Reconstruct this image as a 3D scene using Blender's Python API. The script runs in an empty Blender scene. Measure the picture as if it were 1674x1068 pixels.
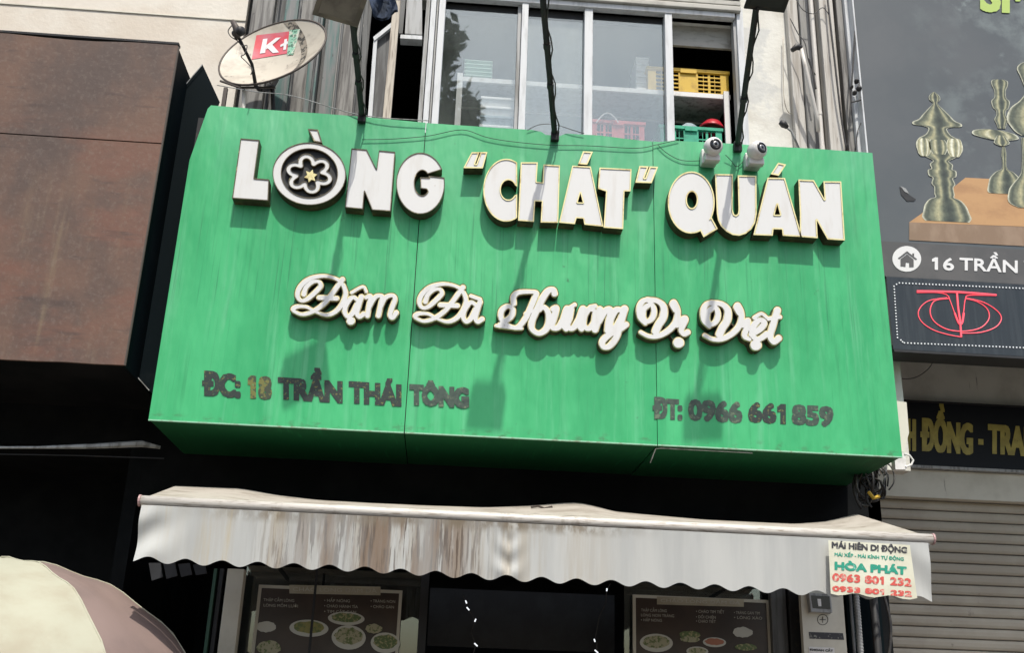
import bpy, bmesh, math, random
import numpy as np
from mathutils import Vector, Matrix
from mathutils.geometry import delaunay_2d_cdt
random.seed(7)
S = bpy.context.scene
COL = S.collection

# ------------------------------------------------------------------ camera
FPX, PITCH, YAW, ROLL = 1687.3, 0.34936, 0.06037, 0.03497
EYE = 1.6
fw = np.array([math.sin(YAW)*math.cos(PITCH), math.cos(YAW)*math.cos(PITCH), math.sin(PITCH)])
rt = np.array([math.cos(YAW), -math.sin(YAW), 0.0]); up = np.cross(rt, fw)
RT = math.cos(ROLL)*rt + math.sin(ROLL)*up
UP = -math.sin(ROLL)*rt + math.cos(ROLL)*up
cd = bpy.data.cameras.new('camera'); cam = bpy.data.objects.new('camera', cd); COL.objects.link(cam)
cd.sensor_width = 36; cd.sensor_fit = 'HORIZONTAL'; cd.lens = 36*FPX/1674; cd.clip_start = .05; cd.clip_end = 2000
cam.matrix_world = Matrix(((RT[0], UP[0], -fw[0], 0), (RT[1], UP[1], -fw[1], 0), (RT[2], UP[2], -fw[2], EYE), (0, 0, 0, 1)))
S.camera = cam
# ------------------------------------------------------------------ light
SUN = Vector((-0.12, 1.0, -1.8)).normalized()
w = bpy.data.worlds.new('World'); S.world = w; w.use_nodes = True
nt = w.node_tree; bg = nt.nodes['Background']
sky = nt.nodes.new('ShaderNodeTexSky'); sky.sky_type = 'NISHITA'; sky.sun_disc = False
sky.sun_elevation = math.asin(-SUN.z); sky.sun_rotation = math.radians(176)
sky.air_density = 1.2; sky.dust_density = 3.0; sky.ozone_density = 1.0
nt.links.new(sky.outputs[0], bg.inputs[0]); bg.inputs[1].default_value = 0.15
sl = bpy.data.lights.new('sun', 'SUN'); sl.energy = 3.6; sl.angle = math.radians(.7); sl.color = (1.0, .95, .86)
so = bpy.data.objects.new('sun', sl); COL.objects.link(so); so.location = (2, -10, 20)
so.rotation_euler = SUN.to_track_quat('-Z', 'Y').to_euler()
S.view_settings.view_transform = 'Standard'; S.view_settings.look = 'None'
S.view_settings.exposure = 0.22; S.view_settings.gamma = 1; S.view_settings.use_curve_mapping = False

# ------------------------------------------------------------------ helpers
def P(px, py, Y):
    """the point of the plane y = Y where a line of sight meets it"""
    d = fw*FPX + RT*(px-837) - UP*(py-534)
    d = d*(Y/d[1]); return Vector((d[0], Y, d[2]+EYE))
def VX(px, py, Y): return P(px, py, Y).x
def VZ(px, py, Y): return P(px, py, Y).z

def mat(name, col, layers=(), rough=.6, metal=0.0, bump=0.0, bscale=(40, 40, 40), spec=.5, emit=0, bdist=.01):
    """layers: dict(c, s=(sx,sy,sz), n=scale, lo, hi, k, xr=(x0,x1,soft), zr=(z0,z1,soft), d=detail)"""
    m = bpy.data.materials.new(name); m.use_nodes = True; t = m.node_tree; N = t.nodes; L = t.links
    b = N['Principled BSDF']; b.inputs['Roughness'].default_value = rough; b.inputs['Metallic'].default_value = metal
    b.inputs['Specular IOR Level'].default_value = spec
    b.inputs['Base Color'].default_value = (*col, 1)
    tc = N.new('ShaderNodeTexCoord'); prev = None
    ge = N.new('ShaderNodeNewGeometry'); sp = N.new('ShaderNodeSeparateXYZ'); L.new(ge.outputs['Position'], sp.inputs[0])
    def mth(op, a, b_):
        q = N.new('ShaderNodeMath'); q.operation = op
        for i, v in enumerate((a, b_)):
            if isinstance(v, (int, float)): q.inputs[i].default_value = v
            else: L.new(v, q.inputs[i])
        return q.outputs[0]
    def rng(src, a, b_):
        q = N.new('ShaderNodeMapRange'); q.interpolation_type = 'SMOOTHSTEP'
        q.inputs['From Min'].default_value = a; q.inputs['From Max'].default_value = b_
        L.new(src, q.inputs['Value']); return q.outputs[0]
    rnd = random.Random(name)
    for ly in layers:
        mp = N.new('ShaderNodeMapping'); mp.inputs['Scale'].default_value = ly.get('s', (1, 1, 1))
        mp.inputs['Location'].default_value = (rnd.uniform(0, 50), rnd.uniform(0, 50), rnd.uniform(0, 50))
        L.new(ge.outputs['Position'], mp.inputs[0])
        nz = N.new('ShaderNodeTexNoise'); nz.inputs['Scale'].default_value = ly.get('n', 3)
        nz.inputs['Detail'].default_value = ly.get('d', 6); nz.inputs['Roughness'].default_value = .6
        L.new(mp.outputs[0], nz.inputs['Vector'])
        f = rng(nz.outputs[0], ly.get('lo', .4), ly.get('hi', .65))
        f = mth('MULTIPLY', f, ly.get('k', 1.0))
        for key, out in (('xr', 0), ('zr', 2)):
            if key in ly:
                a, b_, sf = ly[key]
                f = mth('MULTIPLY', f, rng(sp.outputs[out], a-sf, a+sf))
                f = mth('MULTIPLY', f, rng(sp.outputs[out], b_+sf, b_-sf))
        mx = N.new('ShaderNodeMix'); mx.data_type = 'RGBA'; L.new(f, mx.inputs[0])
        if prev is None: mx.inputs[6].default_value = (*col, 1)
        else: L.new(prev, mx.inputs[6])
        mx.inputs[7].default_value = (*ly['c'], 1); prev = mx.outputs[2]
    if prev is not None: L.new(prev, b.inputs['Base Color'])
    if emit:
        b.inputs['Emission Color'].default_value = (*col, 1); b.inputs['Emission Strength'].default_value = emit
    if bump:
        mp = N.new('ShaderNodeMapping'); mp.inputs['Scale'].default_value = bscale; L.new(ge.outputs['Position'], mp.inputs[0])
        nz = N.new('ShaderNodeTexNoise'); nz.inputs['Scale'].default_value = 1; nz.inputs['Detail'].default_value = 4
        L.new(mp.outputs[0], nz.inputs['Vector'])
        bp = N.new('ShaderNodeBump'); bp.inputs['Strength'].default_value = min(1, bump); bp.inputs['Distance'].default_value = bdist
        L.new(nz.outputs[0], bp.inputs['Height']); L.new(bp.outputs[0], b.inputs['Normal'])
    return m

def fill2d(lps):
    """triangles covering the even-odd inside of closed outlines; returns points and index triples"""
    vs = [Vector(p) for lp in lps for p in lp]; es = []; k = 0
    for lp in lps:
        n = len(lp); es += [(k+i, k+(i+1) % n) for i in range(n)]; k += n
    ov, oe, of = delaunay_2d_cdt(vs, es, [], 0, 1e-7)[:3]
    segs = np.array([[*lp[i], *lp[(i+1) % len(lp)]] for lp in lps for i in range(len(lp))])
    keep = []
    for f in of:
        for q in range(1, len(f)-1):
            t = (f[0], f[q], f[q+1]); cx = sum(ov[i][0] for i in t)/3; cy = sum(ov[i][1] for i in t)/3
            m = (segs[:, 1] > cy) != (segs[:, 3] > cy); g = segs[m]
            if len(g) and (np.sum(cx < g[:, 0]+(cy-g[:, 1])*(g[:, 2]-g[:, 0])/(g[:, 3]-g[:, 1])) % 2): keep.append(t)
    return [(v[0], v[1]) for v in ov], keep

class MB:
    def __init__(s): s.v = []; s.f = []; s.m = []; s.sm = False
    def add(s, vs, fs, mi=0):
        o = len(s.v); s.v += [tuple(v) for v in vs]; s.f += [tuple(i+o for i in f) for f in fs]; s.m += [mi]*len(fs); return s
    def box(s, x0, x1, y0, y1, z0, z1, mi=0):
        vs = [(x, y, z) for x in (x0, x1) for y in (y0, y1) for z in (z0, z1)]
        return s.add(vs, [(0, 1, 3, 2), (4, 6, 7, 5), (0, 4, 5, 1), (2, 3, 7, 6), (0, 2, 6, 4), (1, 5, 7, 3)], mi)
    def pbox(s, a, b, Y, dep, mi=0):
        """box whose front, on plane Y, runs from pixel a (top left) to pixel b (bottom right)"""
        p, q = P(*a, Y), P(*b, Y)
        return s.box(min(p.x, q.x), max(p.x, q.x), Y, Y+dep, min(p.z, q.z), max(p.z, q.z), mi)
    def loops(s, lps, Y, dep, mi=0, ms=None, pix=True):
        """outlines (pixels or x,z pairs) filled even-odd on plane Y and extruded back by dep"""
        ms = mi if ms is None else ms
        L3 = [[P(x, y, Y) if pix else Vector((x, Y, y)) for x, y in lp] for lp in lps]
        flat = [p for lp in L3 for p in lp]
        cv, tr = fill2d([[(p.x, p.z) for p in lp] for lp in L3])
        s.add([(x, Y, z) for x, z in cv], tr, mi); n = len(flat)
        if dep:
            s.add([(x, Y+dep, z) for x, z in cv], tr, ms)
            o = len(s.v); s.v += [tuple(p) for p in flat]+[(p.x, Y+dep, p.z) for p in flat]
            k = o
            for lp in L3:
                m = len(lp)
                for i in range(m):
                    j = (i+1) % m; s.f.append((k+i, k+j, k+j+n, k+i+n)); s.m.append(ms)
                k += m
        return s
    def poly(s, pts, Y, dep=0.02, mi=0, ms=None): return s.loops([pts], Y, dep, mi, ms)
    def grid(s, pts, mi=0):
        nr, nc = len(pts), len(pts[0])
        return s.add([p for r in pts for p in r], [(i*nc+j, i*nc+j+1, (i+1)*nc+j+1, (i+1)*nc+j) for i in range(nr-1) for j in range(nc-1)], mi)
    def tube(s, pts, r, seg=8, mi=0, caps=True):
        pts = [Vector(p) for p in pts]; rs = r if isinstance(r, (list, tuple)) else [r]*len(pts)
        rings = []; prev = None
        for i, p in enumerate(pts):
            t = (pts[min(i+1, len(pts)-1)] - pts[max(i-1, 0)]).normalized()
            a = prev if prev is not None else (Vector((0, 0, 1)) if abs(t.z) < .9 else Vector((1, 0, 0)))
            u = (a - t*a.dot(t)).normalized(); v = t.cross(u); prev = u
            rings.append([p + (u*math.cos(2*math.pi*k/seg) + v*math.sin(2*math.pi*k/seg))*rs[i] for k in range(seg)])
        o = len(s.v); s.v += [tuple(q) for rg in rings for q in rg]
        for i in range(len(rings)-1):
            for k in range(seg):
                k2 = (k+1) % seg; s.f.append((o+i*seg+k, o+i*seg+k2, o+(i+1)*seg+k2, o+(i+1)*seg+k)); s.m.append(mi)
        if caps:
            s.f.append(tuple(o+k for k in range(seg))); s.m.append(mi)
            s.f.append(tuple(o+(len(rings)-1)*seg+k for k in range(seg))); s.m.append(mi)
        return s
    def lathe(s, c, ax, prof, seg=24, mi=0):
        """prof: (distance along axis, radius)"""
        c = Vector(c); ax = Vector(ax).normalized()
        a = Vector((0, 0, 1)) if abs(ax.z) < .9 else Vector((1, 0, 0)); u = (a-ax*a.dot(ax)).normalized(); v = ax.cross(u)
        o = len(s.v)
        for h, r in prof:
            for k in range(seg):
                t = 2*math.pi*k/seg; s.v.append(tuple(c+ax*h+(u*math.cos(t)+v*math.sin(t))*max(r, 1e-4)))
        for i in range(len(prof)-1):
            for k in range(seg):
                k2 = (k+1) % seg; s.f.append((o+i*seg+k, o+i*seg+k2, o+(i+1)*seg+k2, o+(i+1)*seg+k)); s.m.append(mi)
        return s
    def build(s, name, mats, parent=None, smooth=False, bevel=0):
        if not isinstance(mats, (list, tuple)): mats = [mats]
        o0 = Vector((0, 0, 0)); q = parent
        while q is not None: o0 += q.location; q = q.parent
        own = Vector((0, 0, 0))
        if parent is None:
            a = np.array(s.v); own = Vector(((a[:, 0].min()+a[:, 0].max())/2, (a[:, 1].min()+a[:, 1].max())/2, a[:, 2].min()))
        off = o0 + own
        me = bpy.data.meshes.new(name)
        me.from_pydata([(v[0]-off.x, v[1]-off.y, v[2]-off.z) for v in s.v], [], s.f)
        for mt in mats: me.materials.append(mt)
        me.polygons.foreach_set('material_index', s.m)
        if smooth: me.polygons.foreach_set('use_smooth', [True]*len(me.polygons))
        bm = bmesh.new(); bm.from_mesh(me); bmesh.ops.recalc_face_normals(bm, faces=bm.faces)
        if bevel:
            bmesh.ops.remove_doubles(bm, verts=bm.verts, dist=1e-5)
            es = [e for e in bm.edges if len(e.link_faces) == 2 and e.calc_face_angle(0) > .6]
            bmesh.ops.bevel(bm, geom=es, offset=bevel, segments=2, affect='EDGES', profile=.6)
        bm.to_mesh(me); bm.free(); me.update()
        ob = bpy.data.objects.new(name, me); COL.objects.link(ob); ob.location = own
        if parent is not None: ob.parent = parent
        return ob

def tag(o, label=None, cat=None, group=None, kind=None):
    for k, v in (('label', label), ('category', cat), ('group', group), ('kind', kind)):
        if v: o[k] = v
    return o
def thing(name, label, cat, loc, group=None):
    o = bpy.data.objects.new(name, None); COL.objects.link(o); o.location = loc; o.empty_display_size = .1
    return tag(o, label, cat, group)

# signed-distance shapes in photo pixels, for cut letters
def sd_poly(pts, X, Y):
    d = np.full(X.shape, 1e9); ins = np.zeros(X.shape, bool); n = len(pts)
    for i in range(n):
        (ax, ay), (bx, by) = pts[i], pts[(i+1) % n]
        ex, ey = bx-ax, by-ay; wx, wy = X-ax, Y-ay
        t = np.clip((wx*ex+wy*ey)/(ex*ex+ey*ey+1e-12), 0, 1)
        d = np.minimum(d, (wx-ex*t)**2+(wy-ey*t)**2)
        c = ((ay > Y) != (by > Y)) & (X < ax+(Y-ay)*ex/(ey if ey else 1e-12)); ins ^= c
    d = np.sqrt(d); return np.where(ins, -d, d)
def ell(cx, cy, rx, ry, n=40, rot=0, a0=0, a1=2*math.pi):
    c, s_ = math.cos(rot), math.sin(rot); full = abs(a1-a0-2*math.pi) < 1e-6
    out = []
    for i in range(n if full else n+1):
        t = a0+(a1-a0)*i/n; x, y = rx*math.cos(t), ry*math.sin(t); out.append((cx+x*c-y*s_, cy+x*s_+y*c))
    return out
def sd_stroke(pts, r, X, Y, closed=False):
    d = np.full(X.shape, 1e9); n = len(pts)
    rs = r if isinstance(r, (list, tuple)) else [r]*n
    for i in range(n if closed else n-1):
        (ax, ay), (bx, by) = pts[i], pts[(i+1) % n]
        ex, ey = bx-ax, by-ay; wx, wy = X-ax, Y-ay
        t = np.clip((wx*ex+wy*ey)/(ex*ex+ey*ey+1e-12), 0, 1)
        d = np.minimum(d, np.sqrt((wx-ex*t)**2+(wy-ey*t)**2)-(rs[i]+(rs[(i+1) % n]-rs[i])*t))
    return d
def smooth_path(pts, k=6):
    """Catmull-Rom through the points"""
    out = []; n = len(pts)
    for i in range(n-1):
        p0, p1, p2, p3 = pts[max(i-1, 0)], pts[i], pts[i+1], pts[min(i+2, n-1)]
        for j in range(k):
            t = j/k
            out.append(tuple(.5*((2*p1[a])+(-p0[a]+p2[a])*t+(2*p0[a]-5*p1[a]+4*p2[a]-p3[a])*t*t+(-p0[a]+3*p1[a]-3*p2[a]+p3[a])*t**3) for a in range(len(p1))))
    out.append(tuple(pts[-1])); return out
def contours(F, xs, ys, lev):
    G = F-lev; ny, nx = G.shape; sgn = G < 0; seg = {}
    c = sgn[:-1, :-1].astype(int)+sgn[:-1, 1:]*2+sgn[1:, 1:]*4+sgn[1:, :-1]*8
    T = {1: [(3, 0)], 2: [(0, 1)], 3: [(3, 1)], 4: [(1, 2)], 5: [(3, 0), (1, 2)], 6: [(0, 2)], 7: [(3, 2)], 8: [(2, 3)], 9: [(2, 0)], 10: [(0, 1), (2, 3)], 11: [(2, 1)], 12: [(1, 3)], 13: [(1, 0)], 14: [(0, 3)]}
    adj = {}
    def ek(j, i, e): return (('h', j, i), ('v', j, i+1), ('h', j+1, i), ('v', j, i))[e]
    def pt(k):
        o, j, i = k
        if o == 'h': a, b = G[j, i], G[j, i+1]; t = a/(a-b); return (xs[i]+(xs[i+1]-xs[i])*t, ys[j])
        a, b = G[j, i], G[j+1, i]; t = a/(a-b); return (xs[i], ys[j]+(ys[j+1]-ys[j])*t)
    for j, i in zip(*np.nonzero((c > 0) & (c < 15))):
        for a, b in T[int(c[j, i])]:
            ka, kb = ek(j, i, a), ek(j, i, b); adj.setdefault(ka, []).append(kb); adj.setdefault(kb, []).append(ka)
    out = []; seen = set()
    for k in adj:
        if k in seen: continue
        lp = [k]; seen.add(k); cur = k
        while True:
            nx_ = [q for q in adj[cur] if q not in seen]
            if not nx_: break
            cur = nx_[0]; seen.add(cur); lp.append(cur)
        pts = [pt(q) for q in lp]
        pts = simplify(pts)
        if len(pts) >= 3: out.append(pts)
    return out
def simplify(p, tol=.12):
    if len(p) < 8: return p
    def dp(a):
        if len(a) < 3: return a
        A, B = np.array(a[0]), np.array(a[-1]); q = np.array(a); d = B-A; L = np.hypot(*d)
        ds = np.hypot(*(q-A).T) if L < 1e-9 else abs((q[:, 0]-A[0])*d[1]-(q[:, 1]-A[1])*d[0])/L
        i = int(ds.argmax())
        if ds[i] < tol: return [a[0], a[-1]]
        return dp(a[:i+1])[:-1]+dp(a[i:])
    h = len(p)//2
    return dp(p[:h+1])[:-1]+dp(p[h:]+[p[0]])[:-1]
def field(fn, bb, step=.5, pad=6):
    xs = np.arange(bb[0]-pad, bb[2]+pad, step)+.013; ys = np.arange(bb[1]-pad, bb[3]+pad, step)+.017
    X, Y = np.meshgrid(xs, ys); return fn(X, Y), xs, ys

# text from Blender's own built-in font
_H = {}
def text_tris(txt, bold=0.0, raw=False):
    key = (txt, bold, raw)
    if key in _H: return _H[key]
    c = bpy.data.curves.new('txt', 'FONT'); c.body = txt; c.size = 1; c.offset = bold; c.resolution_u = 3
    o = bpy.data.objects.new('txt', c); COL.objects.link(o)
    dg = bpy.context.evaluated_depsgraph_get(); me = bpy.data.meshes.new_from_object(o.evaluated_get(dg))
    v = [(q.co.x, q.co.y) for q in me.vertices]; f = [tuple(p.vertices) for p in me.polygons]
    bpy.data.objects.remove(o); bpy.data.curves.remove(c); bpy.data.meshes.remove(me)
    if '1' in txt and not raw:        # give the bare figure one its flag
        one = (text_tris('1', 0.0, True)[0]); ow = max(q[0] for q in one)-min(q[0] for q in one); hh = max(q[1] for q in text_tris('H')[0])
        for k, ch in enumerate(txt):
            if ch == '1' and ow < .2:
                xr = max(q[0] for q in text_tris(txt[:k+1], 0.0, True)[0]); xl = xr-ow*.8; b = len(v)
                v += [(xl, hh), (xl, hh-.17), (xl-.13, hh-.22), (xl-.13, hh-.10)]; f += [(b, b+1, b+2), (b, b+2, b+3)]
    _H[key] = (v, f); return v, f
def put_text(mb, txt, quad, Y, bold=0.0, mi=0, dep=0.0):
    """quad: pixel corners TL, TR, BR, BL of the capital-height box of the line; bold: pixels added all round"""
    v, f = text_tris(txt, 0.0)
    if not v: return
    hv = text_tris('H', 0.0)[0]; y0, y1 = min(q[1] for q in hv), max(q[1] for q in hv)
    x0, x1 = min(q[0] for q in v), max(q[0] for q in v)
    TL, TR, BR, BL = [Vector(q) for q in quad]; b_ = bold
    TL, TR, BR, BL = TL+Vector((b_, b_)), TR+Vector((-b_, b_)), BR+Vector((-b_, -b_)), BL+Vector((b_, -b_)); out = []
    Yf = Y if callable(Y) else (lambda a, b: Y)
    for x, y in v:
        u = (x-x0)/(x1-x0); t = (y-y0)/(y1-y0)
        p = (BL*(1-u)+BR*u)*(1-t)+(TL*(1-u)+TR*u)*t; out.append((p.x, p.y))
    if not bold:
        mb.add([P(a, b, Yf(a, b)) for a, b in out], f, mi); return
    def F(X, Y_):
        d = np.full(X.shape, 1e6); ins = np.zeros(X.shape, bool); done = set()
        def win(q, m):
            js = np.nonzero((X[0] > min(a[0] for a in q)-m) & (X[0] < max(a[0] for a in q)+m))[0]; is_ = np.nonzero((Y_[:, 0] > min(a[1] for a in q)-m) & (Y_[:, 0] < max(a[1] for a in q)+m))[0]
            return (slice(is_[0], is_[-1]+1), slice(js[0], js[-1]+1)) if len(js) and len(is_) else None
        for t3 in f:
            q = [out[k] for k in t3]; w_ = win(q, .5)
            if w_ is not None:
                sg = [(q[(k+1) % 3][0]-q[k][0])*(Y_[w_]-q[k][1])-(q[(k+1) % 3][1]-q[k][1])*(X[w_]-q[k][0]) for k in range(3)] if len(q) == 3 else None
                if sg: ins[w_] |= ((sg[0] >= 0) & (sg[1] >= 0) & (sg[2] >= 0)) | ((sg[0] <= 0) & (sg[1] <= 0) & (sg[2] <= 0))
            for k in range(len(q)):
                (ax, ay), (bx, by) = q[k], q[(k+1) % len(q)]; ke = (round(ax+bx, 3), round(ay+by, 3))
                if ke in done: continue
                done.add(ke); w_ = win((q[k], q[(k+1) % len(q)]), bold+2.5)
                if w_ is None: continue
                ex, ey = bx-ax, by-ay; wx, wy = X[w_]-ax, Y_[w_]-ay
                t = np.clip((wx*ex+wy*ey)/(ex*ex+ey*ey+1e-12), 0, 1); d[w_] = np.minimum(d[w_], np.hypot(wx-ex*t, wy-ey*t) if bold < 1.9 else np.maximum(abs(wx-ex*t), abs(wy-ey*t)))
        return np.where(ins, -np.minimum(d, 3), d)
    bb = (min(p[0] for p in out), min(p[1] for p in out), max(p[0] for p in out), max(p[1] for p in out))
    fl, xs, ys = field(F, bb, .4, 4)
    cv, tr = fill2d(contours(fl, xs, ys, bold))
    mb.add([P(x, y, Yf(x, y)) for x, y in cv], tr, mi)

# ------------------------------------------------------------------ materials
green_l = [dict(c=(.020, .33, .115), s=(1.5, 1, .35), n=2.0, lo=.40, hi=.62, k=.7),
           dict(c=(.115, .48, .235), s=(4, 1, .25), n=2.2, lo=.52, hi=.68, k=.65),
           dict(c=(.02, .25, .09), s=(12, 1, .4), n=2.3, lo=.56, hi=.75, k=.45),
           dict(c=(.012, .16, .065), s=(34, 1, .55), n=2, lo=.55, hi=.72, k=.55, zr=(4.15, 4.95, .12)),
           dict(c=(.012, .18, .075), s=(30, 1, .5), n=2, lo=.56, hi=.74, k=.5, zr=(3.45, 4.05, .12)),
           dict(c=(.03, .06, .03), s=(1, 1, 1), n=13, lo=.68, hi=.78, k=.55),
           dict(c=(.06, .10, .05), s=(3, 1, 6), n=4, lo=.5, hi=.7, k=.6, zr=(3.0, 3.33, .035)),
           dict(c=(.11, .42, .235), s=(1, 1, 1), n=1.2, lo=.3, hi=.6, k=.4, zr=(5.0, 5.9, .35))]
M = {}
M['green'] = mat('green_painted_sheet', (.052, .44, .168), green_l, rough=.42, bump=1, bscale=(2.4, 3, .8), bdist=.05)
M['green_dk'] = mat('green_painted_soffit', (.003, .085, .026), [green_l[2], green_l[5]], rough=.6)  # base green darkened: the shade under the sign box is in the colour
M['green_lip'] = mat('pale_green_edge', (.28, .55, .38), [dict(c=(.2, .2, .12), n=20, lo=.5, hi=.7, k=.7)], rough=.5)
M['steel_dk'] = mat('dark_steel', (.022, .023, .025), [dict(c=(.06, .045, .035), n=20, lo=.55, hi=.75)], rough=.6, spec=.3)
M['black'] = mat('black_paint', (.012, .013, .015), [dict(c=(.02, .022, .025), n=5)], rough=.6)
M['void'] = mat('sooty_black_wall', (.006, .007, .008), [dict(c=(.012, .013, .014), n=2)], rough=.9, spec=.1)  # near-black colour stands for the deep shade in recesses and rooms
M['void2'] = mat('dark_ceiling', (.008, .009, .01), [dict(c=(.014, .014, .015), n=2)], rough=.95, spec=.05)  # shade below ceilings and canopy soffit put into the colour
M['acrylic'] = mat('white_acrylic', (.68, .68, .665), [dict(c=(.60, .58, .54), s=(6, 1, 1), n=3, lo=.5, hi=.75, k=.6), dict(c=(.35, .3, .22), n=18, lo=.7, hi=.8, k=.7)], rough=.35)
M['gold'] = mat('pale_gold_trim', (.78, .70, .36), [dict(c=(.45, .33, .12), n=12, lo=.5, hi=.7, k=.8)], rough=.35, metal=.25)
M['brass_dk'] = mat('tarnished_brass', (.10, .085, .055), [dict(c=(.35, .30, .14), n=22, lo=.55, hi=.68), dict(c=(.02, .02, .018), n=9, lo=.5, hi=.7)], rough=.45, metal=.4)
M['side'] = mat('dark_brown_return', (.06, .045, .025), [dict(c=(.14, .11, .05), n=10, lo=.5, hi=.7)], rough=.55, metal=.3)
M['print_dk'] = mat('flaking_black_vinyl', (.018, .03, .025), [dict(c=(.22, .21, .05), n=40, lo=.56, hi=.64, k=.7), dict(c=(.06, .36, .15), n=60, lo=.64, hi=.68, k=.7)], rough=.5)
M['print_yl'] = mat('flaking_olive_vinyl', (.15, .15, .035), [dict(c=(.03, .045, .03), n=20, lo=.47, hi=.53, k=.9), dict(c=(.06, .38, .16), n=55, lo=.63, hi=.67, k=.8)], rough=.5)
M['print_gr'] = mat('flaking_grey_vinyl', (.045, .075, .055), [dict(c=(.17, .22, .13), n=30, lo=.54, hi=.64, k=.6), dict(c=(.02, .035, .03), n=30, lo=.5, hi=.6, k=.6)], rough=.5)
stain_x0, stain_x1 = -1.1, .30
M['valance'] = mat('dirty_white_pvc', (.52, .525, .50), [
    dict(c=(.40, .35, .27), s=(9, 1, .5), n=2.0, lo=.40, hi=.64, k=.7, xr=(-1.3, .9, .4)),
    dict(c=(.20, .135, .085), s=(7, 1, .55), n=2.2, lo=.40, hi=.54, k=1.0, xr=(-.85, .15, .22)),
    dict(c=(.095, .065, .045), s=(26, 1, 1.6), n=2.2, lo=.50, hi=.60, k=.9, xr=(-.95, .25, .22)),
    dict(c=(.20, .16, .11), s=(6, 1, 3), n=3, lo=.36, hi=.56, k=.95, xr=(-1.2, 1.0, .4), zr=(2.53, 2.70, .03)),
    dict(c=(.48, .38, .20), s=(7, 1, .4), n=3, lo=.5, hi=.7, k=.6, xr=(-1.6, -1.0, .2)),
    dict(c=(.40, .41, .40), s=(3, 1, .3), n=2, lo=.4, hi=.7, k=.6)], rough=.5, bump=.25, bscale=(9, 3, 2))
M['pvc_top'] = mat('dusty_awning_top', (.42, .385, .33), [dict(c=(.26, .225, .18), s=(1.5, 2, 2), n=3, lo=.42, hi=.7, k=.8), dict(c=(.16, .13, .10), s=(2, 3, 1), n=5, lo=.58, hi=.72, k=.6)], rough=.7)
M['rail'] = mat('white_rail_dirty', (.55, .52, .47), [dict(c=(.20, .15, .10), s=(5, 6, 60), n=2.0, lo=.50, hi=.70, k=.75), dict(c=(.15, .11, .07), s=(2, 1, 1), n=6, lo=.55, hi=.75, k=.6, xr=(-1.0, 1.0, .4))], rough=.45)
M['pinkcap'] = mat('pink_plastic_cap', (.45, .28, .27), rough=.5)
M['wallw'] = mat('cream_painted_wall', (.72, .68, .60), [dict(c=(.62, .55, .46), n=1.1, lo=.4, hi=.7), dict(c=(.45, .40, .33), s=(6, 1, .4), n=2, lo=.62, hi=.8, k=.5)], rough=.85, bump=.25, bscale=(30, 30, 30))
M['wallp'] = mat('white_painted_wall', (.70, .69, .63), [dict(c=(.58, .56, .50), n=3, lo=.45, hi=.7), dict(c=(.50, .51, .50), n=2.2, lo=.48, hi=.56, k=.6, zr=(6.52, 7.5, .02))], rough=.85, bump=.35, bscale=(25, 25, 25))
M['rust'] = mat('brown_rusty_sheet', (.148, .084, .058), [
    dict(c=(.070, .052, .046), s=(1, 1, .6), n=1.4, lo=.38, hi=.62, k=.8),
    dict(c=(.165, .075, .05), s=(.8, 1, 1.6), n=1.8, lo=.44, hi=.64, k=.75, zr=(3.4, 5.4, .25)),
    dict(c=(.22, .165, .10), s=(4, 1, .4), n=1.5, lo=.52, hi=.75, k=.6, zr=(3.2, 4.9, .3)),
    dict(c=(.06, .04, .035), s=(1.2, 1, 7), n=1.6, lo=.58, hi=.72, k=.6),
    dict(c=(.22, .18, .15), n=34, lo=.50, hi=.7, k=.22)], rough=.7, bump=.35, bscale=(14, 14, 14))
M['dkplate'] = mat('blue_black_sheet_metal', (.003, .007, .009), [dict(c=(.008, .012, .014), n=6, lo=.55, hi=.75), dict(c=(.2, .2, .2), n=40, lo=.76, hi=.79)], rough=.7, spec=.06)
M['alu'] = mat('white_aluminium_frame', (.60, .62, .63), [dict(c=(.40, .41, .41), s=(6, 6, 1), n=3, lo=.45, hi=.7, k=.7)], rough=.4)
M['alu_g'] = mat('grey_weathered_aluminium', (.36, .37, .37), [dict(c=(.18, .18, .17), s=(8, 8, .7), n=2.5, lo=.45, hi=.65)], rough=.5)
M['beige'] = mat('beige_weathered_wood', (.52, .47, .39), [dict(c=(.25, .21, .17), s=(14, 14, 1), n=2.5, lo=.45, hi=.65)], rough=.7)
M['slat'] = mat('grey_beige_shutter_slat', (.40, .39, .35), [dict(c=(.24, .23, .2), s=(2, 1, 5), n=3, lo=.45, hi=.7)], rough=.5)
M['clad1'] = mat('streaked_grey_cladding', (.17, .175, .175), [dict(c=(.06, .14, .13), s=(10, 10, .9), n=2, lo=.42, hi=.62), dict(c=(.03, .03, .03), s=(6, 6, 2), n=5, lo=.64, hi=.7), dict(c=(.32, .31, .28), s=(9, 9, .5), n=2, lo=.6, hi=.75)], rough=.6)
M['clad2'] = mat('dark_grey_cladding', (.11, .115, .115), [dict(c=(.05, .05, .05), s=(10, 10, .9), n=2, lo=.42, hi=.62), dict(c=(.25, .24, .22), s=(7, 7, 1), n=4, lo=.62, hi=.7)], rough=.6)
M['clad3'] = mat('pale_stained_cladding', (.27, .265, .25), [dict(c=(.11, .105, .10), s=(12, 12, .7), n=2, lo=.45, hi=.62), dict(c=(.04, .04, .04), s=(4, 4, 3), n=6, lo=.67, hi=.72)], rough=.7)
M['colw'] = mat('pale_grey_stained_column', (.52, .50, .46), [dict(c=(.34, .31, .27), s=(12, 12, .6), n=2, lo=.45, hi=.62), dict(c=(.10, .09, .08), s=(14, 14, 1.2), n=3, lo=.64, hi=.72)], rough=.7)
M['pvc'] = mat('white_pipe', (.62, .59, .54), [dict(c=(.35, .28, .22), s=(8, 8, 1.5), n=3, lo=.55, hi=.75)], rough=.45)
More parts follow.
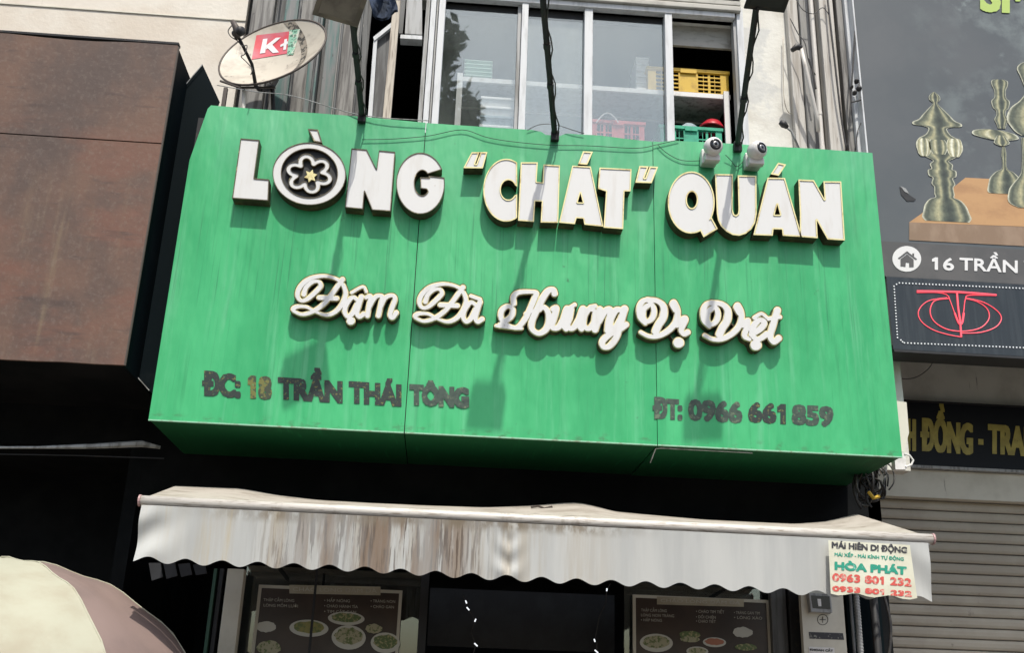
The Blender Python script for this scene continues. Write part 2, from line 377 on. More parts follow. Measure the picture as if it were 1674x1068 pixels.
M['cable'] = mat('black_cable', (.018, .018, .02), [dict(c=(.05, .045, .04), n=20)], rough=.55)
M['cable_g'] = mat('dull_green_cable', (.03, .09, .06), rough=.6)
M['yellow'] = mat('yellow_crate_plastic', (.62, .40, .03), [dict(c=(.42, .25, .02), n=8, lo=.5, hi=.7)], rough=.45)
M['gcrate'] = mat('green_crate_plastic', (.02, .36, .21), [dict(c=(.01, .24, .14), n=8, lo=.5, hi=.7)], rough=.45)
M['rcrate'] = mat('red_crate_plastic', (.55, .06, .06), [dict(c=(.4, .04, .05), n=8)], rough=.45)
M['redpl'] = mat('red_plastic', (.45, .02, .035), rough=.35)
M['mint'] = mat('pale_mint_plastic', (.42, .62, .52), [dict(c=(.33, .55, .45), n=6)], rough=.5)
M['whitepl'] = mat('white_plastic', (.74, .73, .71), [dict(c=(.6, .58, .55), n=12, lo=.5, hi=.7)], rough=.35)
M['blackpl'] = mat('black_gloss_plastic', (.01, .01, .012), rough=.2)
M['lens'] = mat('camera_lens_glass', (.004, .005, .008), rough=.05)
M['greyring'] = mat('grey_metal_ring', (.35, .35, .35), rough=.3, metal=.6)
M['cloth'] = mat('blue_grey_cloth', (.30, .37, .40), [dict(c=(.18, .24, .27), n=12)], rough=.9)
M['navy'] = mat('navy_cloth', (.035, .055, .10), [dict(c=(.02, .03, .05), n=8)], rough=.9)
M['dish'] = mat('cream_dish_paint', (.50, .46, .38), [dict(c=(.36, .32, .26), n=5, lo=.45, hi=.7), dict(c=(.10, .085, .07), s=(2, 2, .8), n=6, lo=.6, hi=.7, k=.8), dict(c=(.06, .05, .04), n=13, lo=.70, hi=.74, k=.9)], rough=.5)
M['dishshade'] = mat('black_dish_grime', (.05, .047, .04), [dict(c=(.34, .30, .24), s=(1, 1, 1), n=26, lo=.45, hi=.55, k=.75)], rough=.8)  # painted shadow tone for the dish, mottled with dish colour
M['rimdk'] = mat('dark_dish_rim', (.07, .055, .045), rough=.6)
M['red'] = mat('faded_red_print', (.62, .06, .08), [dict(c=(.5, .16, .2), n=5, lo=.4, hi=.7)], rough=.55)
M['whitepr'] = mat('white_print', (.72, .72, .72), rough=.5)
M['leafpr'] = mat('green_mottled_print', (.25, .5, .36), [dict(c=(.06, .15, .10), n=40, lo=.5, hi=.56), dict(c=(.6, .62, .52), n=14, lo=.52, hi=.62)], rough=.6)
M['lampglass'] = mat('dusty_lamp_glass', (.20, .18, .16), [dict(c=(.10, .09, .08), n=5)], rough=.25)
M['lampgrey'] = mat('brown_grey_lamp_housing', (.20, .17, .145), [dict(c=(.10, .085, .075), n=6)], rough=.5)
M['bb_grey'] = mat('slate_grey_billboard_print', (.085, .097, .103), [dict(c=(.17, .20, .20), n=3, lo=.48, hi=.7, xr=(4.15, 9, .35), zr=(5.6, 8.5, .4), k=.9), dict(c=(.30, .36, .35), n=6, lo=.58, hi=.78, k=.6, xr=(4.15, 9, .3), zr=(5.6, 8.5, .4)), dict(c=(.10, .11, .115), n=1.2)], rough=.35)  # pale layers at upper right paint a glare into the print
M['bb_band'] = mat('brown_grey_billboard_band', (.085, .083, .08), [dict(c=(.11, .105, .10), n=3)], rough=.35)
M['bb_wood'] = mat('tan_table_print', (.50, .29, .13), [dict(c=(.40, .22, .10), s=(1, 1, 2), n=3, lo=.45, hi=.7)], rough=.4)
M['bb_wood2'] = mat('brown_table_front_print', (.24, .16, .10), [dict(c=(.30, .21, .14), s=(2, 1, 1), n=3)], rough=.4)
M['bz'] = mat('bronze_print', (.085, .10, .095), [dict(c=(.17, .20, .17), n=12, lo=.45, hi=.7), dict(c=(.42, .45, .38), n=34, lo=.60, hi=.70), dict(c=(.03, .035, .03), n=30, lo=.56, hi=.68)], rough=.4)
M['bz2'] = mat('pale_bronze_print', (.30, .34, .30), [dict(c=(.20, .23, .21), n=16, lo=.45, hi=.65), dict(c=(.46, .45, .34), n=24, lo=.6, hi=.75)], rough=.4)
M['bz_dk'] = mat('dark_bronze_print', (.045, .055, .05), [dict(c=(.14, .16, .14), n=20, lo=.5, hi=.7)], rough=.4)
M['ygreen'] = mat('lime_lettering', (.42, .56, .14), rough=.4)
M['ledpanel'] = mat('dark_led_board', (.022, .028, .032), [dict(c=(.035, .042, .046), s=(8, 1, .5), n=3)], rough=.25)
M['ledred'] = mat('red_led', (1.0, .10, .14), rough=.5, emit=.6)
M['leddot'] = mat('white_led_dot', (.75, .77, .8), rough=.4, emit=.12)
M['band'] = mat('grey_plaster_band', (.66, .64, .55), [dict(c=(.52, .50, .42), n=2.5, lo=.4, hi=.7), dict(c=(.2, .18, .15), s=(8, 1, 1), n=3, lo=.66, hi=.78)], rough=.9)
M['bksign'] = mat('black_sign_face', (.010, .013, .018), rough=.5, spec=.2)
M['goldtx'] = mat('dull_gold_lettering', (.44, .37, .08), [dict(c=(.32, .27, .06), n=12)], rough=.45)
M['rollshut'] = mat('brown_grey_shutter', (.44, .40, .32), [dict(c=(.34, .30, .235), s=(.6, 1, .6), n=2, lo=.35, hi=.65), dict(c=(.16, .14, .11), n=11, lo=.64, hi=.76, k=.6)], rough=.5, bump=.2)
M['rollgap'] = mat('dark_shutter_joint', (.04, .036, .03), rough=.8)
M['cream'] = mat('cream_tarpaulin', (.41, .405, .31), [dict(c=(.35, .32, .235), n=1.8, lo=.42, hi=.68), dict(c=(.5, .46, .34), s=(1, 1, 1), n=6, lo=.66, hi=.8, k=.6)], rough=.75, bump=.4, bscale=(6, 6, 9))
M['mauve'] = mat('mauve_tarpaulin', (.235, .17, .15), [dict(c=(.19, .14, .125), n=1.6)], rough=.8, bump=.3, bscale=(8, 8, 8))
M['menu'] = mat('brown_menu_print', (.045, .028, .02), [dict(c=(.028, .018, .014), n=4)], rough=.35)
M['menuframe'] = mat('pale_menu_frame', (.50, .48, .40), rough=.5)
M['menutab'] = mat('menu_title_strip', (.42, .38, .28), [dict(c=(.35, .31, .22), n=6)], rough=.5)
M['bowl'] = mat('white_bowl_print', (.50, .50, .44), rough=.4)
M['food1'] = mat('noodle_print', (.36, .34, .22), [dict(c=(.12, .16, .05), n=45, lo=.5, hi=.58)], rough=.5)
M['food2'] = mat('soup_print', (.26, .24, .07), [dict(c=(.12, .16, .05), n=30, lo=.45, hi=.6)], rough=.4)
M['food3'] = mat('herb_print', (.10, .15, .05), [dict(c=(.35, .32, .16), n=50, lo=.5, hi=.6)], rough=.5)
M['food4'] = mat('sauce_print', (.36, .14, .08), rough=.4)
M['paper'] = mat('cream_poster_paper', (.70, .70, .56), [dict(c=(.6, .58, .45), n=4)], rough=.6)
M['txblk'] = mat('black_print', (.04, .04, .045), [dict(c=(.25, .25, .22), n=50, lo=.55, hi=.62)], rough=.6)
M['txgrn'] = mat('green_print', (.02, .30, .20), [dict(c=(.2, .5, .4), n=40, lo=.56, hi=.66)], rough=.6)
M['txred'] = mat('red_print', (.62, .09, .07), [dict(c=(.7, .4, .33), n=40, lo=.52, hi=.66)], rough=.6)
M['txpale'] = mat('pale_print', (.45, .43, .36), rough=.6)
M['bulb'] = mat('white_bulb', (.9, .95, 1.0), rough=.4, emit=1.0)
M['asphalt'] = mat('asphalt', (.05, .05, .052), [dict(c=(.075, .072, .07), n=40, lo=.5, hi=.7), dict(c=(.035, .035, .035), n=.6)], rough=.9)
M['paving'] = mat('pavement_brick', (.16, .13, .11), [dict(c=(.10, .085, .075), n=8)], rough=.9)
M['concrete'] = mat('concrete_kerb', (.26, .25, .23), [dict(c=(.18, .17, .16), n=8)], rough=.9)
M['bark'] = mat('bark', (.13, .10, .075), [dict(c=(.07, .055, .04), s=(4, 4, 1), n=5)], rough=.9)
M['leaf'] = mat('leaf', (.05, .10, .035), [dict(c=(.09, .15, .05), n=5)], rough=.6)

def glass_mat(name, refl=.45, dust=.12, tint=(.96, .97, .97), dcol=(.56, .62, .60), rough=.02):
    m = bpy.data.materials.new(name); m.use_nodes = True; t = m.node_tree; N = t.nodes; L = t.links
    for n_ in list(N): N.remove(n_)
    out = N.new('ShaderNodeOutputMaterial'); tr = N.new('ShaderNodeBsdfTransparent'); tr.inputs[0].default_value = (*tint, 1)
    gl = N.new('ShaderNodeBsdfGlossy'); gl.inputs['Roughness'].default_value = rough; gl.inputs[0].default_value = (.84, .93, .90, 1)
    df = N.new('ShaderNodeBsdfDiffuse'); df.inputs[0].default_value = (*dcol, 1)
    m1 = N.new('ShaderNodeMixShader'); m1.inputs[0].default_value = refl; L.new(tr.outputs[0], m1.inputs[1]); L.new(gl.outputs[0], m1.inputs[2])
    m2 = N.new('ShaderNodeMixShader'); L.new(m1.outputs[0], m2.inputs[1]); L.new(df.outputs[0], m2.inputs[2])
    ge = N.new('ShaderNodeNewGeometry'); nz = N.new('ShaderNodeTexNoise'); nz.inputs['Scale'].default_value = 3.5; nz.inputs['Detail'].default_value = 5
    mp = N.new('ShaderNodeMapping'); mp.inputs['Scale'].default_value = (1.5, 1, .6); L.new(ge.outputs['Position'], mp.inputs[0]); L.new(mp.outputs[0], nz.inputs['Vector'])
    mr = N.new('ShaderNodeMapRange'); mr.inputs['From Min'].default_value = .35; mr.inputs['From Max'].default_value = .7
    mr.inputs['To Min'].default_value = dust*.6; mr.inputs['To Max'].default_value = dust*1.5
    L.new(nz.outputs[0], mr.inputs['Value']); L.new(mr.outputs[0], m2.inputs[0]); L.new(m2.outputs[0], out.inputs[0]); return m
M['glass'] = glass_mat('dusty_window_glass', .17, .05)
M['glass_mk'] = glass_mat('cloudy_window_glass', .21, .12)
M['glass_sh'] = glass_mat('shop_window_glass', .10, .015)

# ------------------------------------------------------------------ the setting
tag(MB().box(-40, 40, -30, 30, -.4, -.004).build('ground', M['asphalt']), kind='structure')
tag(MB().box(-40, 40, -9, 2.6, -.003, .0).build('road', M['asphalt']), kind='structure')
tag(MB().box(-40, 40, 2.78, 12, -.002, .12).build('pavement', M['paving']), kind='structure')
tag(MB().box(-40, 40, 2.6, 2.778, -.002, .13).build('kerb', M['concrete']), kind='structure')
tag(MB().box(-40, 40, -14, -9.01, -.002, .12).build('far_pavement', M['paving']), kind='structure')

WY = 7.8                       # front plane of the restaurant building
zt = lambda px, py, Y=WY: VZ(px, py, Y)
# ---- restaurant building: walls round the openings
XL = VX(385, 170, WY)          # left end of the cladding
XWL, XWR = VX(716, 200, WY), VX(1216, 240, WY)      # window opening
XOL = VX(640, 190, WY)         # small left opening
XR = VX(1448, 450, 7.9); XRL = VX(1446, 900, 7.8)
ZSH = 4.0                      # hidden behind the sign
ZTOP = 9.2
ZWH = zt(1103, 29)             # head of the window
ZSILL = zt(1103, 262)
bld = thing('restaurant_building', 'white and grey shophouse front behind and above the green restaurant sign', 'building', (.6, WY, 0))
MB().box(XWR+.001, XR, WY, WY+.15, 3.42, ZTOP).build('wall', M['wallp'], bld)
MB().box(XL, XWR, WY+.001, WY+.15, ZWH+.0, ZTOP).build('wall', M['wallp'], bld)
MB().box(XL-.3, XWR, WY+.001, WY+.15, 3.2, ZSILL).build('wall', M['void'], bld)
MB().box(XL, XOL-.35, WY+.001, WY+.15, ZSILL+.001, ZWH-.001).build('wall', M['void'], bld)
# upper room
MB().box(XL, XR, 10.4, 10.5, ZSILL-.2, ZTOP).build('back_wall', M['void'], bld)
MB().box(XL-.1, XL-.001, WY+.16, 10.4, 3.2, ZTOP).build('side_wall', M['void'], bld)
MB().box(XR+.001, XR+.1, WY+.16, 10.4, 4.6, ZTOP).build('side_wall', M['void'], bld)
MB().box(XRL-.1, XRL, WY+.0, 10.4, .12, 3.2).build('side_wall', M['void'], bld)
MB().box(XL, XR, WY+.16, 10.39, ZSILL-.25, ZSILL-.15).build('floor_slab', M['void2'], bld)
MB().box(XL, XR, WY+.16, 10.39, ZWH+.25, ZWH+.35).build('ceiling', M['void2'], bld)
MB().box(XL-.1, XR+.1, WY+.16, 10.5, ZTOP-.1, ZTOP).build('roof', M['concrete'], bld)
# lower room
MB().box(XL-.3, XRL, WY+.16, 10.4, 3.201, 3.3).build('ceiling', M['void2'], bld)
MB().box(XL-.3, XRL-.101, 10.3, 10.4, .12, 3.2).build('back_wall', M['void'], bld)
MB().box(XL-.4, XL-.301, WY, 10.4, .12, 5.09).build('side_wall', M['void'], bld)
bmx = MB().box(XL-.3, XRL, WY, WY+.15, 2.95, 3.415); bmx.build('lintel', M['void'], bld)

# ---- left neighbour wall
nb = thing('cream_neighbour_building', 'cream painted upper wall with thin ledge line behind the rusty brown canopy box', 'building', (-5, WY, 0))
zl = zt(200, 22)
MB().box(-9, XL-.012, WY-.02, WY+.15, 5.2, zl-.006).build('wall', M['wallw'], nb)
MB().box(-9, XL-.012, WY-.02, WY+.15, zl+.006, ZTOP).build('wall', M['wallw'], nb)
MB().box(-9, XL-.012, WY-.03, WY+.15, zl-.005, zl+.005).build('ledge', M['band'], nb)
MB().box(-9, XL-.401, 9.0, 9.1, .12, 5.2).build('back_wall', M['void'], nb)
MB().box(-9, XL-.401, WY+.151, 9.0, 5.1, 5.3).build('ceiling', M['void2'], nb)
MB().box(-9, XL-.401, WY+.01, 9.0, 3.3, 5.09).build('beam', M['void'], nb)

# ---- cladding strips, left of the window
cl = thing('metal_cladding', 'streaked grey vertical metal cladding between satellite dish and window', 'cladding', (P(500, 190, WY)))
strips = [(388, 402, 'clad3', .0), (403, 428, 'clad3', .05), (429, 447, 'clad2', .0), (448, 470, 'clad1', .08), (471, 497, 'clad3', .05),
          (498, 514, 'clad1', .10), (515, 521, 'clad2', .0), (522, 543, 'clad1', .06), (544, 548, 'clad3', .10), (549, 578, 'clad3', .07), (579, 592, 'clad2', 0)]
for a, b, mt, pr in strips:
    xa, xb = VX(a, 190, WY), VX(b, 190, WY)
    MB().box(xa, xb, WY-.03-pr, WY, 4.4, ZTOP-.2).build('cladding_strip', M[mt], cl, bevel=.006)
for a in (433, 470, 505, 545, 577):
    x = VX(a, 190, WY-.1)
    MB().tube([(x, WY-.13, 4.5), (x+.004, WY-.135, 6), (x, WY-.13, ZTOP-.2)], .011, 6).build('cover_rod', M['clad2'], cl)

# ---- casement at the left of the window
cs = thing('narrow_casement_window', 'narrow window with beige and white frames, its leaf open onto darkness', 'window', P(640, 200, WY-.05))
MB().poly([(594, 0), (602, 0), (596, 192), (588, 192)], WY-.06, .05).build('frame', M['clad2'], cs)
MB().poly([(611, 62), (617, 60), (608, 195), (601, 195)], WY-.09, .05).build('frame', M['alu'], cs)
MB().poly([(618, 60), (642, 40), (637, 198), (609, 198)], WY-.05, .02).build('pane', M['clad2'], cs)
MB().poly([(610, 60), (640, 36), (642, 42), (612, 66)], WY-.10, .04).build('frame', M['alu'], cs)
MB().poly([(643, 0), (655, 0), (638, 198), (625, 198)], WY-.16, .05).build('frame', M['beige'], cs)
MB().poly([(655, 56), (690, 58), (690, 64), (654, 62)], WY-.08, .10).build('frame', M['alu'], cs)
MB().poly([(666, -20), (690, -20), (690, 56), (662, 54)], WY-.06, .05).build('upper_panel', M['alu_g'], cs)
MB().poly([(655, -20), (665, -20), (658, 54), (652, 54)], WY-.03, .03).build('frame', M['clad2'], cs)

# ---- main window
wn = thing('sliding_window', 'wide sliding window with white aluminium frames above the green sign, right bay open', 'window', P(960, 230, WY))
fz0, fz1 = ZSILL, ZWH
def vbar(px, wpx, y=200, pr=.06, m='alu', z0=None, z1=None, Y=WY, dep=.09, name='frame'):
    xa, xb = VX(px, y, Y-pr), VX(px+wpx, y, Y-pr)
    return MB().box(xa, xb, Y-pr, Y-pr+dep, fz0 if z0 is None else z0, fz1 if z1 is None else z1).build(name, M[m], wn, bevel=.004)
vbar(683, 7, 195, .05, 'alu_g', z1=fz1+.8); vbar(691, 9, 198, .10, 'alu', z1=fz1+.8); vbar(701, 3, 200, .04, 'alu_g', z1=fz1+.8); vbar(705, 11, 200, .08, 'alu', z1=fz1+.8)
vbar(840, 6, 205, .02, 'alu_g'); vbar(847, 11, 205, .06); vbar(954, 14, 215, .05); vbar(1091, 12.5, 228, .06)
vbar(1208, 6, 235, .03, 'alu_g', z1=fz1+.12); vbar(1214.5, 11, 235, .06, 'alu', z1=fz1+.12); 
xa, xb = VX(716, 200, WY), VX(1208, 235, WY)
MB().box(xa, xb, WY-.05, WY+.06, fz0-.05, fz0).build('frame', M['alu'], wn)
MB().box(xa, xb, WY-.07, WY+.06, fz1, fz1+.05).build('frame', M['alu'], wn, bevel=.004)
MB().box(VX(720, 10, WY), VX(1091, 40, WY), WY+.03, WY+.06, fz1-.10, fz1).build('head_gap', M['black'], wn)
for a, b, g, yy in ((716, 840, 'glass', .0), (858, 954, 'glass_mk', .02), (968, 1091, 'glass', .0)):
    MB().box(VX(a, 200, WY), VX(b, 215, WY)+.01, WY+.006+yy, WY+.012+yy, fz0, fz1-.08).build('pane', M[g], wn)
rs = thing('window_roller_shutter', 'grey beige roller shutter rolled up above the sliding window', 'shutter', P(960, 30, WY))
hs = .062
for k in range(9):
    z = fz1+.053+k*hs
    MB().box(xa-.02, xb+.05, WY-.10+.006*math.sin(k*2.1), WY-.02, z, z+hs-.010).build('slat', M['slat'], rs, bevel=.008)
MB().box(xa-.02, xb+.05, WY-.06, WY-.019, fz1+.052, fz1+.6).build('backing', M['rollgap'], rs)
MB().box(VX(1103, 40, WY), VX(1206, 45, WY), WY+.10, WY+.13, fz1-.22, fz1).build('hanging_slat', M['slat'], rs)

# ---- shelf and goods behind the window
SY = 7.97
sz = VZ(1150, 152, SY)
sh = thing('white_shelf_rack', 'white metal shelf rack standing behind the sliding window', 'shelf', (VX(950, 150, SY), SY, ZSILL-.15))
xs0, xs1 = VX(745, 170, SY), VX(1196, 200, SY)
MB().box(xs0, xs1, SY, SY+.02, sz-.045, sz).build('front_rail', M['whitepl'], sh)
MB().box(xs0, xs1, SY+.021, SY+.45, sz-.03, sz-.012).build('shelf_board', M['alu_g'], sh)
MB().box(xs0, xs1, SY+.451, SY+.47, sz-.045, sz).build('back_rail', M['whitepl'], sh)
for x in (xs0, VX(1184, 200, SY)):
    for yy in (SY-.025, SY+.472): MB().box(x, x+.05, yy, yy+.024, ZSILL-.15, sz+.02).build('post', M['whitepl'], sh)
MB().box(xs0+.06, VX(1183, 200, SY), SY, SY+.45, ZSILL-.06, ZSILL-.04).build('shelf_board', M['alu_g'], sh)
# corrugated sheet deep inside
cg = MB(); x = VX(1090, 200, 9.2)
for k in range(14):
    cg.box(x+k*.075, x+k*.075+.04, 9.2, 9.24, ZSILL-.14, sz+.1)
cg.build('corrugated_sheet', M['steel_dk'], bld)

def crate(name, label, x0, x1, y0, y1, z0, z1, m, cells=(3, 5)):
    c = thing(name, label, 'crate', ((x0+x1)/2, (y0+y1)/2, z0), None); h = z1-z0; W = x1-x0; t = .012
    MB().box(x0, x1, y0, y1, z0, z0+t).build('base', m, c)
    MB().box(x0-.012, x1+.012, y0-.014, y0, z1-.03, z1).box(x0-.012, x1+.012, y1, y1+.014, z1-.03, z1).box(x0-.014, x0, y0, y1, z1-.03, z1).box(x1, x1+.014, y0, y1, z1-.03, z1).build('rim', m, c)
    MB().box(x0, x1, y1-t, y1, z0+t, z1).build('back_panel', m, c)
    MB().box(x0, x0+t, y0+.003, y1-t, z0+t, z1).build('side_panel', m, c); MB().box(x1-t, x1, y0+.003, y1-t, z0+t, z1).build('side_panel', m, c)
    for a, b in ((0, .1), (.38, .62), (.9, 1)):
        MB().box(x0+W*a, x0+W*b, y0-.004, y0+t, z0+t, z1-.001).build('front_panel', m, c)
    for a, b in ((.1, .38), (.62, .9)):
        g = MB()
        for k in range(6):
            z = z0+t+(h-.03-t)*k/5; g.box(x0+W*a, x0+W*b, y0, y0+t*.8, z-.006, z+.006)
        for k in (1, 2, 3):
            xx = x0+W*(a+(b-a)*k/4); w_ = .022 if k == 2 else .005; g.box(xx-w_/2, xx+w_/2, y0+.001, y0+t*.7, z0+t, z1-.02)
        g.build('lattice', m, c)
    MB().box(x0+W*.4, x0+W*.6, y0-.022, y0-.015, z1-.05, z1-.004).build('handle', m, c)
    return c
crate('plastic_crate', 'yellow latticed plastic crate on the shelf in the open window bay', VX(1060, 140, SY), VX(1192, 140, SY), SY+.02, SY+.4, sz+.002, VZ(1150, 113, SY), M['yellow'])
gz = VZ(1150, 207, SY)
crate('plastic_crate', 'green plastic crate on the lower shelf behind a white camera', VX(1080, 225, SY), VX(1181, 225, SY), SY+.02, SY+.4, ZSILL-.038, gz, M['gcrate'])
def heap(name, label, cat, px, w, z0, h, m, Y=8.07, seed=1, flat=.35):
    r = random.Random(seed); mb = MB(); cx = VX(px, 210, Y); pts = []
    for i in range(9):
        row = []
        for j in range(17):
            a = 2*math.pi*j/16; q = i/8; rad = w*q*(1+.12*math.sin(3*a+seed)); row.append((cx+rad*math.cos(a), Y+rad*.6*math.sin(a), z0+h*(1-q**1.6)*(1+.12*math.sin(5*a+seed*2)*q)))
        pts.append(row)
    mb.grid(pts); return tag(mb.build(name, m, smooth=True), label, cat)
heap('crumpled_cloth', 'blue grey crumpled cloth lying in the green crate', 'cloth', 1126, .13, gz-.02, .11, M['cloth'], seed=3)
pr = thing('red_plastic_bowl', 'red plastic bowl tipped upside down in the green crate', 'bowl', P(1163, 212, 8.08))
cb = P(1164, 212, 8.08)
MB().lathe((cb.x, cb.y, cb.z), (.15, 0, 1), [(0, .115), (.02, .11), (.07, .075), (.085, .05), (.088, 0)], 24).build('bowl_body', M['redpl'], pr, smooth=True)
MB().lathe((cb.x, cb.y, cb.z), (.15, 0, 1), [(-.006, .108), (-.006, .122), (.004, .122), (.004, .109)], 24).build('bowl_rim', M['redpl'], pr, smooth=True)
# goods behind the panes
crate('plastic_crate', 'red plastic crate seen through the third window pane', VX(968, 215, SY), VX(1054, 215, SY), SY+.02, SY+.4, ZSILL-.038, VZ(1010, 196, SY), M['rcrate'])
def stack(px0, px1, pyb, pyt, n, m, label, name, Y, taper=.08, base=None):
    t = thing(name, label, 'plastic tubs', P((px0+px1)/2, pyb, Y)); a, b = VX(px0, pyb, Y), VX(px1, pyb, Y); z0 = VZ(px0, pyb, Y) if base is None else base; z1 = VZ(px0, pyt, Y); h = (z1-z0)/n
    for k in range(n):
        zz = z0+k*h; mb = MB(); iw = (b-a)*taper
        mb.add([(a+iw, Y+.03, zz), (b-iw, Y+.03, zz), (b-iw, Y+.28, zz), (a+iw, Y+.28, zz), (a+iw*.4, Y+.01, zz+h*.72), (b-iw*.4, Y+.01, zz+h*.72), (b-iw*.4, Y+.3, zz+h*.72), (a+iw*.4, Y+.3, zz+h*.72)], [(0, 1, 2, 3), (4, 5, 6, 7), (0, 1, 5, 4), (1, 2, 6, 5), (2, 3, 7, 6), (3, 0, 4, 7)])
        mb.box(a+iw*.25, b-iw*.25, Y, Y+.31, zz+h*.73, zz+h*.97); mb.build('tub', m if not isinstance(m, list) else m[k % len(m)], t, bevel=.004)
stack(756, 806, 132, 96, 5, M['mint'], 'mint green stacked tubs standing on the shelf behind the first pane', 'tub_stack', 7.99, .12, base=sz+.002)
stack(783, 850, 210, 156, 7, [M['mint'], M['gcrate'], M['mint'], M['whitepl'], M['cloth'], M['whitepl'], M['whitepl']], 'mixed white and green tubs stacked under the shelf behind the first pane', 'tub_stack', 7.99, .03, base=ZSILL-.038)
stack(1040, 1062, 150, 92, 6, M['whitepl'], 'narrow white stack of tubs on the shelf behind the third pane', 'tub_stack', 8.05, .05, base=sz+.002)
pr2 = [(VX(975+i*6, 200, 7.95), 7.95, VZ(975+i*6, 200-26*math.sin(i/6*math.pi)*.6, 7.95)) for i in range(7)]
tag(MB().tube(pr2, .006, 6).build('white_hoop_handle', M['whitepl']), 'thin white hoop handle arching above the red crate', 'handle')

# ---- pipes and cables on the right of the window
def vpipe(name, label, cat, px, r, m, Y=WY-.06, z0=4.6, z1=ZTOP-.1, yref=200, sw=0, collars=()):
    x = VX(px, yref, Y)
    n = 8; pts = [(x+sw*math.sin(i*1.3), Y, z0+(z1-z0)*i/n) for i in range(n+1)]
    t = thing(name, label, cat, (x, Y, z0)); MB().tube(pts, r, 14).build('pipe', M[m], t, smooth=True)
    for zc in collars: MB().tube([(x, Y, zc), (x, Y, zc+.035)], r*1.18, 14).build('collar', M[m], t)
    return t
vpipe('drain_pipe', 'thin pink white pipe running full height beside the cables', 'pipe', 1341, .019, 'pvc', Y=7.62, collars=(5.75, 6.15, 6.5))
col3 = thing('stained_wall_columns', 'grey stained vertical columns and trunking between white wall and billboard', 'wall trunking', P(1360, 240, WY))
for a, b, mt, pr in ((1300, 1318, 'colw', .06), (1319, 1336, 'clad3', .09), (1337, 1349, 'colw', .03), (1350, 1374, 'colw', .13), (1375, 1380, 'clad2', .05), (1381, 1391, 'clad3', .11), (1392, 1412, 'alu', .15)):
    xa_, xb_ = VX(a, 235, WY-.05), VX(b, 235, WY-.05)
    MB().box(xa_, xb_, WY-pr-.02, WY, 4.4, (ZTOP-.3) if a > 1340 else VZ(1310, 0 if a < 1319 else -80, WY)).build('column', M[mt], col3, bevel=.012)
sp = thing('slanting_vent_pipe', 'short white slanting pipe leaning against the stained columns', 'pipe', P(1335, 200, 7.6))
MB().tube([P(1309, 76, 7.5), P(1317, 110, 7.5), P(1335, 190, 7.58), P(1338, 215, 7.62)], .017, 12).build('pipe', M['pvc'], sp, smooth=True)
MB().tube([P(1295, 82, 7.5), P(1302, 76, 7.5), P(1311, 78, 7.5)], [.02, .03, .022], 10).build('end_fitting', M['cable'], sp, smooth=True)
def wire(pts, r, m, label, name='cable', seg=5, k=5):
    pp = [P(*q) for q in pts]; sm = smooth_path([tuple(q) for q in pp], k)
    return tag(MB().tube(sm, r, seg).build(name, M[m], smooth=True), label, 'cable')
wire([(1352, -10, 7.6), (1360, 60, 7.58), (1368, 130, 7.58), (1375, 190, 7.6), (1384, 245, 7.6)], .009, 'cable', 'black cable running down the grey trunking')
wire([(1398, 50, 7.55), (1394, 110, 7.55), (1390, 180, 7.55), (1386, 245, 7.56)], .008, 'cable', 'thin black cable beside the billboard edge')
wire([(1292, 30, 7.6), (1305, 55, 7.58), (1316, 70, 7.56), (1322, 100, 7.56), (1333, 122, 7.56)], .005, 'cable', 'black wire looping to the slanting pipe')
wire([(1300, -5, 7.6), (1312, 15, 7.58), (1330, 22, 7.58), (1345, 12, 7.6), (1356, 25, 7.6)], .004, 'cable', 'thin wire crossing near the top of the pipes')
wire([(1280, 60, 7.76), (1281, 150, 7.76), (1287, 180, 7.76), (1297, 186, 7.76), (1310, 184, 7.76)], .004, 'beige', 'pale wire hooking across the white wall')
wire([(1411, 194, 7.6), (1402, 215, 7.6), (1399, 245, 7.62)], .004, 'cable', 'short black wire curling beside the billboard')
wire([(1322, 95, 7.56), (1328, 112, 7.56), (1332, 135, 7.56), (1334, 145, 7.56)], .009, 'cable', 'thick black wire wrapped on the slanting pipe')
ins = thing('cable_clamp', 'black cable clamp cluster fixed beside the billboard edge', 'clamp', P(1400, 165, 7.6))
for i, (a, b, r) in enumerate(((1400, 133, .022), (1404, 145, .026), (1397, 152, .02), (1392, 143, .014))):
    c = P(a, b, 7.55); MB().lathe(c, (0, -1, .2), [(-.02, r*.6), (0, r), (.015, r*.9), (.03, r*.4), (.03, 0)], 12).build('clamp_body', M['cable'], ins, smooth=True)
MB().tube([P(1392, 167, 7.55), P(1408, 163, 7.55)], .008, 6).build('clamp_arm', M['cable'], ins)
sn = thing('wall_nozzle', 'small dark nozzle on a bent tube at foot of white wall', 'nozzle', P(1290, 235, 7.6))
MB().tube([P(1284, 206, 7.55), P(1294, 215, 7.56), P(1306, 243, 7.6)], .010, 8).build('tube', M['alu_g'], sn, smooth=True)
MB().tube([P(1275, 199, 7.5), P(1281, 203, 7.5), P(1287, 208, 7.52)], [.02, .032, .018], 10).build('nozzle_head', M['cable'], sn, smooth=True)

